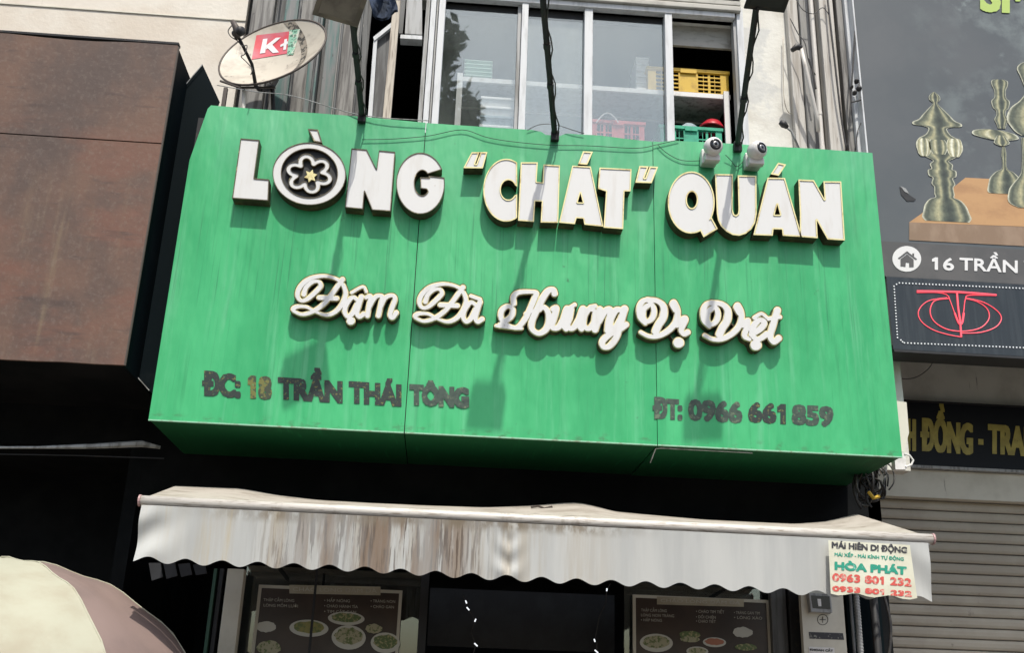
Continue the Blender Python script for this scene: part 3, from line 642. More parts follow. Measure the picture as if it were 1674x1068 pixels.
# ------------------------------------------------------------------ the green signboard
FY = 6.8
sgn = thing('restaurant_signboard', 'big green restaurant sign box with raised white lettering over the awning', 'sign', (.58, FY, 3.28))
sgn['label'] = 'big green restaurant sign box with raised white lettering over the awning'
SX0, SX1 = -1.98, 3.142
ZB = 3.285
top = [(345, 172), (420, 178), (520, 185), (590, 190.5), (640, 195), (702, 201), (790, 207), (870, 212), (885, 215), (892, 220), (915, 222), (925, 218), (980, 221), (1035, 228), (1078, 232), (1100, 230), (1170, 233), (1240, 238), (1330, 243), (1425, 250)]
topw = [(P(a, b, FY).x, P(a, b, FY).z) for a, b in top]
s1, s2 = VX(661, 705, FY), VX(1075, 733, FY)
def tz(x):
    return float(np.interp(x, [q[0] for q in topw], [q[1] for q in topw]))
def panel(x0, x1, first=False, dy=0):
    xs_ = sorted([x0, x1]+[q[0] for q in topw if x0 < q[0] < x1])
    if first:
        lp = [(x0, ZB), (x0, VZ(318, 262, FY)), (topw[0][0]-.02, topw[0][1]-.03)]+[(x, tz(x)) for x in xs_ if x > topw[0][0]-1e-6]
    else: lp = [(x0, ZB)]+[(x, tz(x)) for x in xs_]
    lp.append((x1, ZB))
    mb = MB(); mb.loops([lp], FY+dy, .018, pix=False); return mb.build('front_panel', M['green'], sgn)
panel(SX0, s1-.003, True); panel(s1+.003, s2-.002, dy=.002); panel(s2+.002, SX1, dy=-.001)
zmn = 5.6
MB().box(SX0+.01, SX1-.01, FY+.021, FY+.06, ZB+.01, zmn).build('inner_frame', M['steel_dk'], sgn)
# sloping folded corner, side returns, soffit in pieces, top
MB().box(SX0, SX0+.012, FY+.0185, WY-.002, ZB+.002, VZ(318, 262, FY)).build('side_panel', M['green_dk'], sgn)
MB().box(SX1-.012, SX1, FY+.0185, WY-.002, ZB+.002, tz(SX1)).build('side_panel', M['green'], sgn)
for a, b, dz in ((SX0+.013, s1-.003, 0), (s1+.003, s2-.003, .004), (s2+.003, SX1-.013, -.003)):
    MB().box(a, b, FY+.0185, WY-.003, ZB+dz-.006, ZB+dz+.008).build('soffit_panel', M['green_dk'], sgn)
MB().box(SX0+.02, SX1-.02, FY+.061, WY-.002, zmn-.02, zmn).build('top_panel', M['alu_g'], sgn)
for a, b, yy in ((SX0, s1-.004, .004), (s1+.004, s2-.003, .004), (s2+.003, SX1, .006)):
    MB().box(a, b, FY-yy, FY+.016, ZB-.009, ZB-.0005 if False else ZB-.001).build('edge_trim', M['green_lip'], sgn)
# thin bent access strip under the soffit
MB().tube([P(1063, 757, 6.93), P(1072, 734, 6.84), P(1080, 733, 6.83), P(1230, 741, 6.83)], .004, 5).build('wire_clip', M['alu_g'], sgn)

def z5(l): return [(360+x/4.1725, 200+y/4.1725) for x, y in l]
def z6(l): return [(740+x/4.856, 200+y/4.856) for x, y in l]
def z7(l): return [(1060+x/4.644, 220+y/4.644) for x, y in l]
LY = 6.70
def letter(lab, pos, neg=(), rimw=1.9, gold=True, fn=None, extra=None, facew=None):
    allp = [q for p in pos for q in p]; bb = (min(q[0] for q in allp), min(q[1] for q in allp), max(q[0] for q in allp), max(q[1] for q in allp))
    def F(X, Y):
        d = None
        for p in pos: s_ = sd_poly(p, X, Y); d = s_ if d is None else np.minimum(d, s_)
        for p in neg: d = np.maximum(d, -sd_poly(p, X, Y))
        if extra: d = extra(d, X, Y)
        return d
    f, xs, ys = field(F, bb)
    A = contours(f, xs, ys, 0); B = contours(f, xs, ys, -rimw)
    rim = MB(); rim.loops(A+B, LY, .012, 0, 1)
    # returns down to the panel
    for lp in A:
        pts = [P(x, y, LY) for x, y in lp]; n = len(pts)
        rim.add([(p.x, LY+.012, p.z) for p in pts]+[(p.x, FY-.002, p.z) for p in pts], [(i, (i+1) % n, (i+1) % n+n, i+n) for i in range(n)], 1)
    lt = rim.build('letter', [M['gold'] if gold else M['brass_dk'], M['side']], sgn); lt['label'] = lab
    fc = MB(); fc.loops(B, LY+.005, .006); fc.build('letter_face', M['acrylic'], lt)
    return lt
letter('white letter L with tarnished brass edge', [z5([(138, 108), (268, 118), (232, 380), (335, 388), (328, 535), (80, 518)])], gold=False, rimw=1.5)
# the ring letter with the flower
def flower(d, X, Y):
    cx, cy = 360+607/4.1725, 200+350/4.1725
    pts = []
    for i in range(120):
        t = 2*math.pi*i/120; r = 24.5+6.3*math.cos(6*(t-.35)); tt = t+.10*math.sin(6*(t-.35))
        pts.append((cx+1.16*r*math.cos(tt), cy+.95*r*math.sin(tt)))
    return np.minimum(d, sd_stroke(pts, 4.3, X, Y, True))
lo = letter('white ring shaped letter O holding a six petalled flower', [ell(360+607/4.1725, 200+350/4.1725, 251/4.1725, 214/4.1725, 56, .06)], [ell(360+608/4.1725, 200+346/4.1725, 190/4.1725, 166/4.1725, 56, .06)], gold=False, rimw=1.2, extra=flower)
MB().poly(ell(360+608/4.1725, 200+346/4.1725, 200/4.1725, 176/4.1725, 40, .06), LY+.03, .01).build('ring_backing', M['black'], lo)
cst = []
for i in range(12):
    t = math.pi*i/6+.3; r = 11 if i % 2 else 6; cst.append((360+617/4.1725+r*math.cos(t), 200+365/4.1725+r*math.sin(t)))
MB().poly(cst, LY+.012, .017).build('flower_centre', M['gold'], lo)
letter('white grave accent over the ring letter', [z5([(597, 42), (668, 48), (697, 140), (640, 130)])], gold=False, rimw=1.8)
letter('white letter N with dark edge beside the ring letter', [z5([(895, 176), (1000, 184), (1066, 318), (1082, 190), (1194, 200), (1163, 606), (1036, 598), (984, 470), (974, 592), (850, 580)])], gold=False, rimw=1.3)
letter('white letter G with dark edge', [z5(ell(1366, 415, 166, 210, 48))], [z5(ell(1378, 412, 52, 86, 30)), z5([(1400, 356), (1540, 312), (1540, 376), (1400, 362)])], gold=False, rimw=1.3,
       extra=lambda d, X, Y: np.minimum(d, sd_poly(z5([(1364, 374), (1530, 378), (1512, 500), (1440, 520), (1408, 455), (1366, 450)]), X, Y)))
letter('white opening quote mark with gold edge', [z6([(150, 236), (276, 234), (240, 364), (85, 362)])], [z6([(212, 238), (222, 238), (188, 330), (178, 330)])], rimw=2.0)
def clipx(lim):
    return lambda d, X, Y: np.maximum(d, X-(740+lim/4.856))
letter('white letter C with gold edge', [z6(ell(425, 538, 182, 250, 48))], [z6(ell(442, 535, 60, 78, 30)), z6([(470, 480), (560, 545), (470, 590)])], extra=clipx(512))
letter('white letter H with gold edge', [z6([(541, 316), (676, 316), (666, 470), (714, 476), (720, 333), (852, 340), (838, 797), (698, 795), (708, 628), (655, 626), (645, 790), (519, 780)])])
letter('white acute accent over the first letter A', [z6([(1035, 228), (1114, 232), (1068, 336), (996, 330)])], rimw=2.2)
letter('white letter A with gold edge in the quoted word', [z6([(950, 342), (1097, 350), (1197, 828), (1046, 812), (1036, 764), (984, 760), (970, 808), (844, 796)])], [z6([(1014, 560), (1034, 636), (992, 634)])])
letter('white letter T with gold edge', [z6([(1165, 358), (1420, 370), (1413, 547), (1364, 547), (1354, 847), (1198, 836), (1218, 547), (1154, 527)])])
letter('white closing quote mark with gold edge', [z6([(1482, 345), (1632, 352), (1580, 482), (1450, 478)])], [z6([(1556, 350), (1564, 350), (1530, 440), (1522, 440)])], rimw=2.3)
letter('white letter Q with gold edge', [z7(ell(325, 515, 178, 236, 52)), z7([(380, 700), (478, 625), (527, 715), (418, 780)])], [z7(ell(330, 495, 38, 62, 26))], rimw=2.1)
letter('white letter U with gold edge', [z7([(505, 298), (642, 300), (640, 570), (650, 605), (665, 612), (680, 600), (684, 570), (678, 308), (820, 312), (822, 600), (810, 670), (780, 720), (740, 752), (690, 768), (640, 762), (590, 735), (550, 695), (528, 650), (520, 600)])], rimw=2.1)
letter('white acute accent over the last letter A', [z7([(985, 212), (1047, 226), (990, 312), (928, 300)])], rimw=2.4)
letter('white letter A with gold edge before the last N', [z7([(905, 326), (1037, 328), (1166, 777), (1020, 768), (1014, 720), (950, 718), (944, 768), (797, 762)])], [z7([(979, 530), (1000, 608), (958, 608)])], rimw=2.1)
letter('white last letter N with gold edge', [z7([(1138, 340), (1257, 345), (1338, 490), (1328, 353), (1464, 355), (1492, 804), (1360, 796), (1278, 650), (1286, 787), (1150, 776), (1150, 600)])], rimw=2.1)

# script words
def zA(l): return [(450+p[0]/3.986, 430+p[1]/3.986) for p in l]
def zB(l): return [(790+p[0]/3.282, 440+p[1]/3.282) for p in l]
def Dstroke(dx=0, dy=0, k=1.0):
    A = [(438, 108), (390, 175), (325, 258), (255, 312), (180, 336), (128, 318), (118, 298), (150, 284), (205, 288), (262, 318), (335, 340), (400, 312), (445, 250), (458, 190), (430, 128), (375, 96), (300, 86), (215, 108), (160, 160), (145, 215), (168, 246), (210, 235), (262, 190), (296, 150), (280, 120), (238, 126), (200, 160), (186, 205)]
    B = [(285, 226), (400, 232)]
    t = lambda l: [(110+(x-110)*k+dx, 80+(y-80)*k+dy) for x, y in l]
    return [(t(A), 14), (t(B), 15)]
def aS(x, y): return [([(x+92, y+28), (x+55, y+2), (x+15, y+45), (x+2, y+95), (x+22, y+128), (x+55, y+105), (x+85, y+45)], 15), ([(x+112, y), (x+95, y+50), (x+82, y+105), (x+98, y+130), (x+125, y+112)], 15)]
def nib(p, r):
    """thin across, thick on the downstrokes, like a broad pen"""
    out = []; n = len(p)
    for i in range(n):
        a, b = p[max(i-2, 0)], p[min(i+2, n-1)]; L_ = math.hypot(b[0]-a[0], b[1]-a[1])+1e-6
        k = abs((b[1]-a[1])*.93-(b[0]-a[0])*.36)/L_; out.append(r*(.60+.52*k))
    return [sum(out[max(0, i-3):i+4])/len(out[max(0, i-3):i+4]) for i in range(n)]
def script(label, strokes, conv, sc, ry=1.0):
    ps = [(smooth_path(conv(s_[0]), 5) if len(s_[0]) > 2 else conv(s_[0]), s_[1]/sc*ry) for s_ in strokes]
    allp = [q for p, r in ps for q in p]; bb = (min(q[0] for q in allp)-5, min(q[1] for q in allp)-5, max(q[0] for q in allp)+5, max(q[1] for q in allp)+5)
    def F(X, Y):
        d = None
        for p, r in ps:
            r = nib(p, r) if len(p) > 4 else r
            s_ = sd_stroke(p, r, X, Y) if len(p) > 1 else np.hypot(X-p[0][0], Y-p[0][1])-r
            d = s_ if d is None else np.minimum(d, s_)
        return d
    f, xs, ys = field(F, bb)
    back = MB(); back.loops(contours(f, xs, ys, 2.3), LY+.035, FY-.002-LY-.035, 0, 0)
    o = back.build('script_word', [M['side']], sgn); o['label'] = label
    rim = MB(); rim.loops(contours(f, xs, ys, 1.0), LY+.022, .012); rim.build('word_rim', M['gold'], o)
    fc = MB(); fc.loops(contours(f, xs, ys, -.3), LY+.012, .009); fc.build('word_face', M['acrylic'], o)
dot = lambda x, y, r: ([(x-1, y), (x+1, y)], r)
script('white script word with a hat and a dot at far left', Dstroke()+aS(450, 222)+[([(498, 194), (570, 156), (592, 188)], 10), dot(492, 378, 26),
       ([(592, 225), (620, 218), (612, 270), (600, 345)], 14), ([(610, 290), (650, 225), (690, 215), (694, 240), (672, 345)], 14), ([(684, 290), (715, 230), (760, 212), (780, 235), (758, 300), (748, 345), (765, 358), (788, 325)], 14)], zA, 3.986)
script('short white script word second from the left', Dstroke(795, 52, .97)+aS(1222, 255)+[([(1275, 216), (1335, 238)], 11)], zA, 3.986)
script('long white script word in the middle', [
    ([(90, 303), (110, 285), (150, 255), (158, 215), (130, 200), (98, 225), (98, 270), (130, 300), (180, 315), (225, 268), (255, 205), (276, 155), (284, 128), (245, 122), (190, 126), (163, 148), (163, 185)], 12), ([(70, 305), (120, 312), (175, 318), (205, 318)], 10),
    ([(382, 132), (376, 112), (350, 116), (322, 152), (290, 215), (262, 278), (262, 322), (298, 346), (338, 322), (353, 275), (346, 228), (322, 205), (300, 216)], 14), ([(228, 240), (262, 226), (300, 218)], 9),
    ([(375, 215), (392, 212), (378, 265), (368, 310), (400, 315), (432, 270), (450, 215)], 14), ([(445, 225), (428, 290), (445, 322)], 14),
    ([(470, 212), (462, 260), (452, 305), (480, 318), (515, 270), (535, 215)], 14), ([(530, 225), (512, 290), (528, 322)], 14), ([(470, 205), (490, 192)], 9),
    ([(600, 225), (570, 215), (542, 250), (538, 300), (565, 320), (595, 290), (602, 240)], 14), ([(575, 205), (600, 200)], 10),
    ([(625, 218), (618, 270), (600, 325)], 14), ([(620, 280), (655, 225), (682, 222), (672, 290), (668, 330)], 14),
    ([(750, 225), (715, 220), (685, 262), (682, 308), (712, 312), (742, 262), (758, 215)], 15), ([(758, 218), (738, 290), (712, 370), (676, 415), (645, 418), (640, 388), (676, 352), (730, 325), (765, 300)], 14)], zB, 3.282, 1.14)
VV = [([(885, 195), (862, 215), (858, 255), (878, 282), (908, 262), (915, 215), (890, 172), (858, 172), (838, 205), (840, 258), (870, 292)], 12), ([(880, 165), (935, 172), (968, 205), (965, 260), (940, 300), (925, 335)], 16), ([(845, 340), (890, 362), (945, 358), (1000, 325), (1035, 280), (1042, 225), (1025, 180), (1015, 190), (1030, 220)], 13)]
script('white script word with a dot below, fourth from left', VV+[([(1040, 300), (1072, 268), (1085, 272), (1062, 325), (1078, 350), (1096, 340)], 13), dot(1048, 396, 24)], zB, 3.282, 1.14)
VV2 = [([(x+343, y+16) for x, y in l], r) for l, r in VV]
script('white script word at far right ending in a curled t', VV2+[([(1392, 300), (1420, 278), (1412, 320), (1402, 360), (1430, 378)], 13), ([(1440, 350), (1490, 318), (1508, 285), (1480, 275), (1448, 310), (1445, 355), (1475, 378), (1520, 350)], 14), ([(1455, 262), (1492, 240), (1522, 262)], 9), dot(1463, 408, 25), ([(1578, 222), (1555, 300), (1540, 360), (1560, 392), (1585, 372)], 14), ([(1530, 268), (1592, 258)], 9)], zB, 3.282, 1.14)

# flat vinyl lettering on the lower edge
def vinyl(txt, quad, m, bold=1.5, Y=None):
    mb = MB(); put_text(mb, txt, quad, FY-.0035 if Y is None else Y, bold); return mb
def q2(x0, y0, x1, y1, ox=310, oy=580, s=3.348, sl=.062):
    """capital box of a word in one zoomed view, sloping with the panel"""
    a = lambda x, y: (ox+x/s, oy+(y)/s)
    return [a(x0, y0), a(x1, y0+sl*(x1-x0)), a(x1, y1+sl*(x1-x0)), a(x0, y1)]
VIN = [('ĐC:', q2(68, 101, 280, 222), 'print_dk'), ('18', q2(318, 120, 450, 236), 'print_yl'), ('TRẦN', q2(482, 130, 838, 242), 'print_dk'),
       ('THÁI', q2(870, 152, 1160, 264), 'print_dk'), ('TÔNG', q2(1202, 168, 1530, 272), 'print_gr')]
for t_, q_, m_ in VIN: vinyl(t_, [(q_[0][0], q_[0][1]-2), (q_[1][0], q_[1][1]-2), (q_[2][0], q_[2][1]+1), (q_[3][0], q_[3][1]+1)], m_, 2.7).build('vinyl_lettering', M[m_], sgn)
def q3(x0, y0, x1, y1, sl=.055): return q2(x0, y0, x1, y1, 1040, 620, 4.65, sl)
for t_, q_, m_ in (('ĐT:', q3(125, 150, 352, 298), 'print_gr'), ('0966', q3(395, 160, 808, 310), 'print_gr'), ('661', q3(850, 182, 1138, 324), 'print_dk'), ('859', q3(1182, 200, 1500, 342), 'print_gr')):
    vinyl(t_, [(q_[0][0], q_[0][1]-1.5), (q_[1][0], q_[1][1]-1.5), (q_[2][0], q_[2][1]+1), (q_[3][0], q_[3][1]+1)], m_, 2.3).build('vinyl_lettering', M[m_], sgn)

# wires lying over the sign
wire([(355, 139, 7.0), (420, 150, 6.9), (480, 157, 6.85), (590, 188, 6.78), (700, 197, 6.77)], .0035, 'alu_g', 'thin wire from the dish bracket to the left floodlight')
wire([(592, 228, 6.785), (640, 227, 6.785), (700, 222, 6.785), (755, 212, 6.785), (795, 224, 6.785), (835, 231, 6.785), (900, 237, 6.785), (960, 238, 6.785), (1040, 242, 6.785), (1075, 236, 6.785), (1110, 228, 6.785)], .003, 'cable_g', 'thin dark wire sagging across the top of green sign')
wire([(862, 213, 6.79), (880, 204, 6.78), (905, 203, 6.78), (935, 212, 6.78), (955, 218, 6.785)], .0028, 'cable', 'thin wire looping round the middle pole foot')
wire([(1075, 236, 6.785), (1090, 250, 6.785), (1115, 262, 6.785), (1150, 262, 6.78), (1160, 258, 6.77)], .003, 'cable_g', 'thin wire running to the first white camera')
wire([(1186, 253, 6.77), (1195, 262, 6.78), (1205, 272, 6.785), (1222, 256, 6.78)], .003, 'cable_g', 'thin wire sagging between the two white cameras')

# ------------------------------------------------------------------ floodlights on arms
def tip(px, py, t): return P(px, py, FY-t)
def arm(mb, a, b, r):
    a, b = Vector(a), Vector(b); mb.tube([a, a.lerp(b, .5), b], r, 4)
def floodlight(label, foot, head, t, hw, hh, tilt, parts='grey', joints=(.35, .6)):
    a = P(*foot, FY-.012); b = tip(*head, t)
    fl = thing('floodlight', label, 'floodlight', a, 'floodlights on arms above the green sign')
    d = (b-a); L_ = d.length
    MB().tube([a, a+d*.5, b], .021, 4).build('arm', M['steel_dk'], fl)
    e = a+Vector((0.0, .0, .0))
    MB().box(a.x-.03, a.x+.03, FY-.045, FY-.006, a.z-.05, a.z+.03).build('foot_bracket', M['steel_dk'], fl, bevel=.004)
    for k in joints:
        c = a+d*k; n = d.normalized(); MB().tube([c-n*.02, c+n*.02], .028, 6).build('joint_collar', M['black'], fl)
    wp = [a+d*(i/14)+Vector((.03*math.sin(i*1.7)*.5+.022, -.012, 0)) for i in range(15)]
    MB().tube(wp, .0055, 5).build('cable', M['cable'], fl, smooth=True)
    return fl, b
def head(fl, c, w_, h_, dep, tilt, mh, mg, yaw=0, fins=True):
    """lamp head: glass facing down and back towards the sign"""
    Rm = Matrix.Rotation(yaw, 3, 'Z') @ Matrix.Rotation(tilt, 3, 'X')
    c = Vector(c)
    def bx(name, x0, x1, y0, y1, z0, z1, m, bev=.006):
        mb = MB(); vs = [c+Rm@Vector((x, y, z)) for x in (x0, x1) for y in (y0, y1) for z in (z0, z1)]
        mb.add(vs, [(0, 1, 3, 2), (4, 6, 7, 5), (0, 4, 5, 1), (2, 3, 7, 6), (0, 2, 6, 4), (1, 5, 7, 3)]); return mb.build(name, m, fl, bevel=bev)
    bx('housing', -w_/2, w_/2, -h_/2, h_/2, .012, dep, mh, .012)
    bx('bezel', -w_/2-.012, w_/2+.012, -h_/2-.012, h_/2+.012, -.006, .011, mh, .003)
    bx('lamp_glass', -w_/2+.02, w_/2-.02, -h_/2+.02, h_/2-.02, -.009, -.0065, mg, 0)
    if fins:
        for k in range(9):
            x = -w_/2+.02+k*(w_-.04)/8; bx('fin', x-.003, x+.003, -h_/2+.01, h_/2-.01, dep+.001, dep+.03, mh, 0)
fl, b = floodlight('left floodlight with brown grey lamp head on a black arm', (592, 192), (574, 8), 1.15, .3, .2, 0)
head(fl, P(556, 8, FY-1.2), .28, .21, .07, -.45, M['lampgrey'], M['lampglass'], .35)
MB().tube([P(568, 4, FY-1.17), P(582, 28, FY-1.05)], .011, 6).build('yoke', M['steel_dk'], fl)
fl, b = floodlight('middle floodlight, only its straight black arm in view', (907, 222), (884, -42), 1.38, .3, .2, 0)
head(fl, P(884, -60, FY-1.43), .22, .19, .06, -.45, M['steel_dk'], M['lampglass'], 0)
fl, b = floodlight('right floodlight with black finned lamp head on slanting arm', (1205, 240), (1236, 14), 1.3, .3, .2, 0, joints=(.38,))
head(fl, P(1257, -6, FY-1.38), .25, .18, .05, -.35, M['steel_dk'], M['black'], .05)
# navy cloth tied by the left lamp
mb = MB(); pts = []
for i in range(7):
    row = []
    for j in range(9):
        row.append(P(606+j*5.2-3*math.sin(i*.8), -22+i*9.0-3.5*abs(j-3)*(i/6)+2*math.sin(j*1.6), 6.6+.05*math.sin(j*1.3+i)))
    pts.append(row)
tag(mb.grid(pts).grid([[p+Vector((0, .03, 0)) for p in r] for r in pts]).build('hanging_cloth', M['navy'], smooth=True), 'navy cloth bundle hanging beside the left floodlight head', 'cloth')

# ------------------------------------------------------------------ security cameras
def seccam(label, px, py, lens, face):
    c = P(px, py, 6.66); t = thing('security_camera', label, 'camera', (c.x, 6.7, c.z-.06), 'white security cameras on the sign top')
    MB().box(c.x-.062, c.x+.052, 6.72, 6.79, c.z-.075, c.z+.045).build('mount_plate', M['whitepl'], t, bevel=.008)
    MB().box(c.x-.052, c.x+.062, 6.66, 6.719, c.z-.078, c.z-.025).build('base', M['whitepl'], t, bevel=.010)
    f = Vector(face).normalized(); r = .062
    h = MB(); prof = [(-.08, 0), (-.077, .026), (-.062, .049), (-.03, .066), (0, .070), (.03, .0655), (.046, .056), (.052, .044)]
    cc = c+Vector((.004, -.02, .022)); h.lathe(cc, f, prof, 26); h.build('camera_head', M['whitepl'], t, smooth=True)
    MB().lathe(cc, f, [(.0525, .0435), (.058, .040), (.060, .026), (.056, .024)], 26).build('bezel', M['blackpl'], t, smooth=True)
    MB().lathe(cc, f, [(.0555, .0235), (.060, .021), (.060, .0125)], 22).build('lens_ring', M['greyring'], t, smooth=True)
    MB().lathe(cc, f, [(.0595, .012), (.062, .008), (.063, 0)], 18).build('lens', M['lens'], t, smooth=True)
seccam('white security camera facing the street beside the green crate', 1164, 246, 0, (.10, -1, -.15))
seccam('white security camera turned right beyond the slanting arm', 1236, 252, 0, (.42, -1, -.05))

# ------------------------------------------------------------------ satellite dish
DY = 7.2
ds = thing('satellite_dish', 'cream satellite dish with red logo patch on the bracket above the sign', 'satellite dish', P(425, 165, DY))
A0, A1 = P(360, 127, DY), P(530, 55, DY)
dc = P(445, 83, DY)
mj = (A1-A0); mj.y = 0; Rmaj = mj.length/2; mj.normalize()
toc = (Vector((0, 0, EYE))-dc).normalized(); mj = (mj-toc*mj.dot(toc)).normalized()
upv = mj.cross(toc); upv = upv if upv.z > 0 else -upv
al = math.radians(64); nrm = (toc*math.cos(al)+upv*math.sin(al)).normalized()
mn = nrm.cross(mj).normalized(); mn = mn if mn.dot(upv) > 0 else -mn
Rmin = Rmaj*1.0
def dsurf(u, v, off=0, sag=.13):
    return dc+mj*(u*Rmaj)+mn*(v*Rmin)+nrm*(sag*(u*u+v*v)-sag+off)
bm_ = MB(); rings = []
for i in range(11):
    q = i/10; rings.append([dsurf(q*math.cos(2*math.pi*j/48), q*math.sin(2*math.pi*j/48)) for j in range(49)])
bm_.grid(rings); bm_.grid([[p-nrm*.006 for p in r] for r in rings], 1); bm_.build('reflector', [M['dish'], M['rimdk']], ds, smooth=True)
MB().tube([dsurf(1.0*math.cos(2*math.pi*j/48), 1.0*math.sin(2*math.pi*j/48), -.004) for j in range(49)], .009, 6, caps=False).build('rim', M['rimdk'], ds, smooth=True)
# pixels on the dish -> dish coordinates
def dpx(px, py, off):
    o = Vector((0, 0, EYE)); d = (P(px, py, DY)-o).normalized()
    def g(t):
        q = o+d*t-dc; u = q.dot(mj)/Rmaj; v = q.dot(mn)/Rmin; return q.dot(nrm)-.13*(u*u+v*v-1), u, v
    t = (dc-o).dot(nrm)/d.dot(nrm)
    for _ in range(25):
        a = g(t)[0]; b = g(t+1e-4)[0]; t -= a*1e-4/(b-a)
    _, u, v = g(t); return dsurf(u, v, off)
def d8(x, y): return (340+x/7.61, 20+y/7.61)
def dpatch(corners, m, off, name, n=8):
    TL, TR, BR, BL = [Vector(d8(*c)) for c in corners]; g = []
    for i in range(n+1):
        row = []
        for j in range(n+1):
            a, b = j/n, i/n; p = (TL*(1-a)+TR*a)*(1-b)+(BL*(1-a)+BR*a)*b; row.append(dpx(p.x, p.y, off))
        g.append(row)
    return MB().grid(g).build(name, M[m], ds, smooth=True)
dpatch([(605, 288), (1015, 240), (985, 515), (545, 590)], 'red', .004, 'logo_patch')
dpatch([(1015, 228), (1150, 212), (1065, 530), (985, 540)], 'leafpr', .005, 'logo_patch')
for poly in ([(690, 340), (745, 334), (715, 512), (650, 522)], [(728, 420), (850, 325), (912, 320), (790, 425), (728, 470)], [(755, 425), (800, 405), (888, 505), (812, 515), (738, 445)], [(905, 412), (1000, 365), (1000, 400), (905, 440)], [(955, 345), (990, 335), (975, 470), (940, 478)]):
    MB().add([dpx(*d8(*q), .008) for q in poly], [tuple(range(len(poly)))]).build('logo_letter', M['whitepr'], ds)
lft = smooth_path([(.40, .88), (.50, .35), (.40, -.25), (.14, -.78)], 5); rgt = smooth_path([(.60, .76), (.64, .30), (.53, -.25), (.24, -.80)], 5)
MB().grid([[dsurf(a[0]+(b[0]-a[0])*k/4, a[1]+(b[1]-a[1])*k/4, .003) for k in range(5)] for a, b in zip(lft, rgt)]).build('shadow_band', M['dishshade'], ds, smooth=True)  # shadow across the dish, laid on as a dark curved strip
# arm and LNB
a0, a1 = P(418, 140, DY-.12), P(391, 62, DY-.55)
MB().tube([P(425, 148, DY+.02), a0, P(412, 105, DY-.3), a1], [.014, .016, .013, .012], 8).build('feed_arm', M['steel_dk'], ds, smooth=True)
MB().lathe(P(390, 52, DY-.56), (P(398, 44, DY-.56)-P(384, 50, DY-.5)), [(-.05, 0), (-.05, .025), (-.01, .03), (0, .036), (.03, .036), (.045, .03), (.045, 0)], 16).build('feed_horn', M['cable'], ds, smooth=True)
MB().tube([P(388, 62, DY-.56), P(386, 45, DY-.56), P(380, 34, DY-.56)], [.022, .026, .018], 8).build('feed_bracket', M['rimdk'], ds, smooth=True)
sm = smooth_path([tuple(P(a, b, DY-.54)) for a, b in ((380, 40), (373, 50), (378, 60), (388, 66), (396, 75), (404, 74), (400, 88), (394, 92), (402, 100), (412, 112), (410, 122))], 4)
MB().tube(sm, .004, 5).build('cable', M['cable'], ds, smooth=True)
bkt = MB(); bkt.tube([P(425, 148, DY+.02), P(445, 142, DY+.12), P(452, 130, DY+.3)], .02, 8); bkt.tube([P(445, 142, DY+.1), P(447, 190, DY+.1)], .018, 8); bkt.build('bracket', M['cable'], ds)
MB().box(P(387, 0, 7.1).x, P(393, 0, 7.1).x, 7.1, 7.13, VZ(390, 215, 7.1), VZ(390, 144, 7.1)).build('leg', M['rimdk'], ds)
MB().tube([P(399, 143, 7.15), P(397, 215, 7.15)], .016, 8).build('leg', M['pvc'], ds)
MB().tube([P(360, 132, 7.1), P(392, 143, 7.1), P(450, 143, 7.2)], .010, 6).build('cross_bar', M['rimdk'], ds)

# ------------------------------------------------------------------ brown canopy box at left
BY = 6.6; BXR = -2.135
bb_ = thing('rusty_canopy_box', 'large rusty brown sheet metal canopy box left of the green sign', 'canopy', (-3.5, BY, 3.6))
zt1, zb1, zsm = VZ(290, 75, BY), VZ(203, 597, BY), VZ(258, 234, BY)
mb = MB(); xs_ = np.linspace(-7, BXR, 26); r_ = random.Random(4)
lp = [(x, zt1+.012*math.sin(x*5)+r_.uniform(-.006, .006)) for x in xs_]
mb.loops([[(-7, zsm+.004)]+lp+[(BXR, zsm+.004)]], BY, .02, pix=False); mb.build('sheet', M['rust'], bb_)
mb = MB(); lp = [(x, zb1+r_.uniform(-.004, .006)) for x in xs_]
mb.loops([[(-7, zsm-.003)]+lp+[(BXR, zsm-.003)]], BY+.004, .02, pix=False); mb.build('sheet', M['rust'], bb_)
MB().box(-7, BXR, BY+.021, BY+.03, zb1+.02, zt1-.05).build('backing', M['rollgap'], bb_)
MB().box(-7, BXR+.004, BY-.004, BY+.05, zt1+.001+.012, zt1+.03).build('top_trim', M['steel_dk'], bb_)
MB().box(BXR-.012, BXR-.001, BY+.031, WY-.03, zb1, zt1).build('side_panel', M['dkplate'], bb_)
MB().box(-7, BXR-.013, BY+.031, WY-.03, zb1+.004, zb1+.02).build('soffit_panel', M['void2'], bb_)
MB().box(-7, BXR-.013, BY+.031, WY-.03, zt1-.05, zt1-.03).build('top_panel', M['steel_dk'], bb_)
MB().tube([(BXR+.004, BY+.01, zb1), (BXR+.004, BY+.01, zt1)], .008, 6).build('edge_trim', M['rimdk'], bb_)
# dark plates in the gap
pl = thing('dark_metal_flashing', 'blue black sheet metal flashing with pointed top between brown box and green sign', 'flashing', P(280, 500, 6.95))
MB().poly([(331, 105), (359, 166), (345, 200), (340, 420), (300, 700), (268, 660), (244, 639), (207, 596), (209, 545), (222, 445), (240, 385), (252, 340), (262, 262), (270, 232), (285, 160)], 6.97, .01).build('plate', M['dkplate'], pl)
MB().poly([(240, 400), (252, 340), (278, 268), (262, 340), (246, 400), (228, 520), (206, 560), (222, 470)], 6.93, .006).build('plate', M['dkplate'], pl)
for a in ([(331, 105), (285, 160), (270, 232), (258, 262)], [(278, 268), (252, 350), (240, 400), (222, 470), (206, 560), (207, 597), (244, 639)]):
    MB().tube([P(x, y, 6.95) for x, y in a], .0035, 5).build('folded_edge', M['alu_g'], pl)
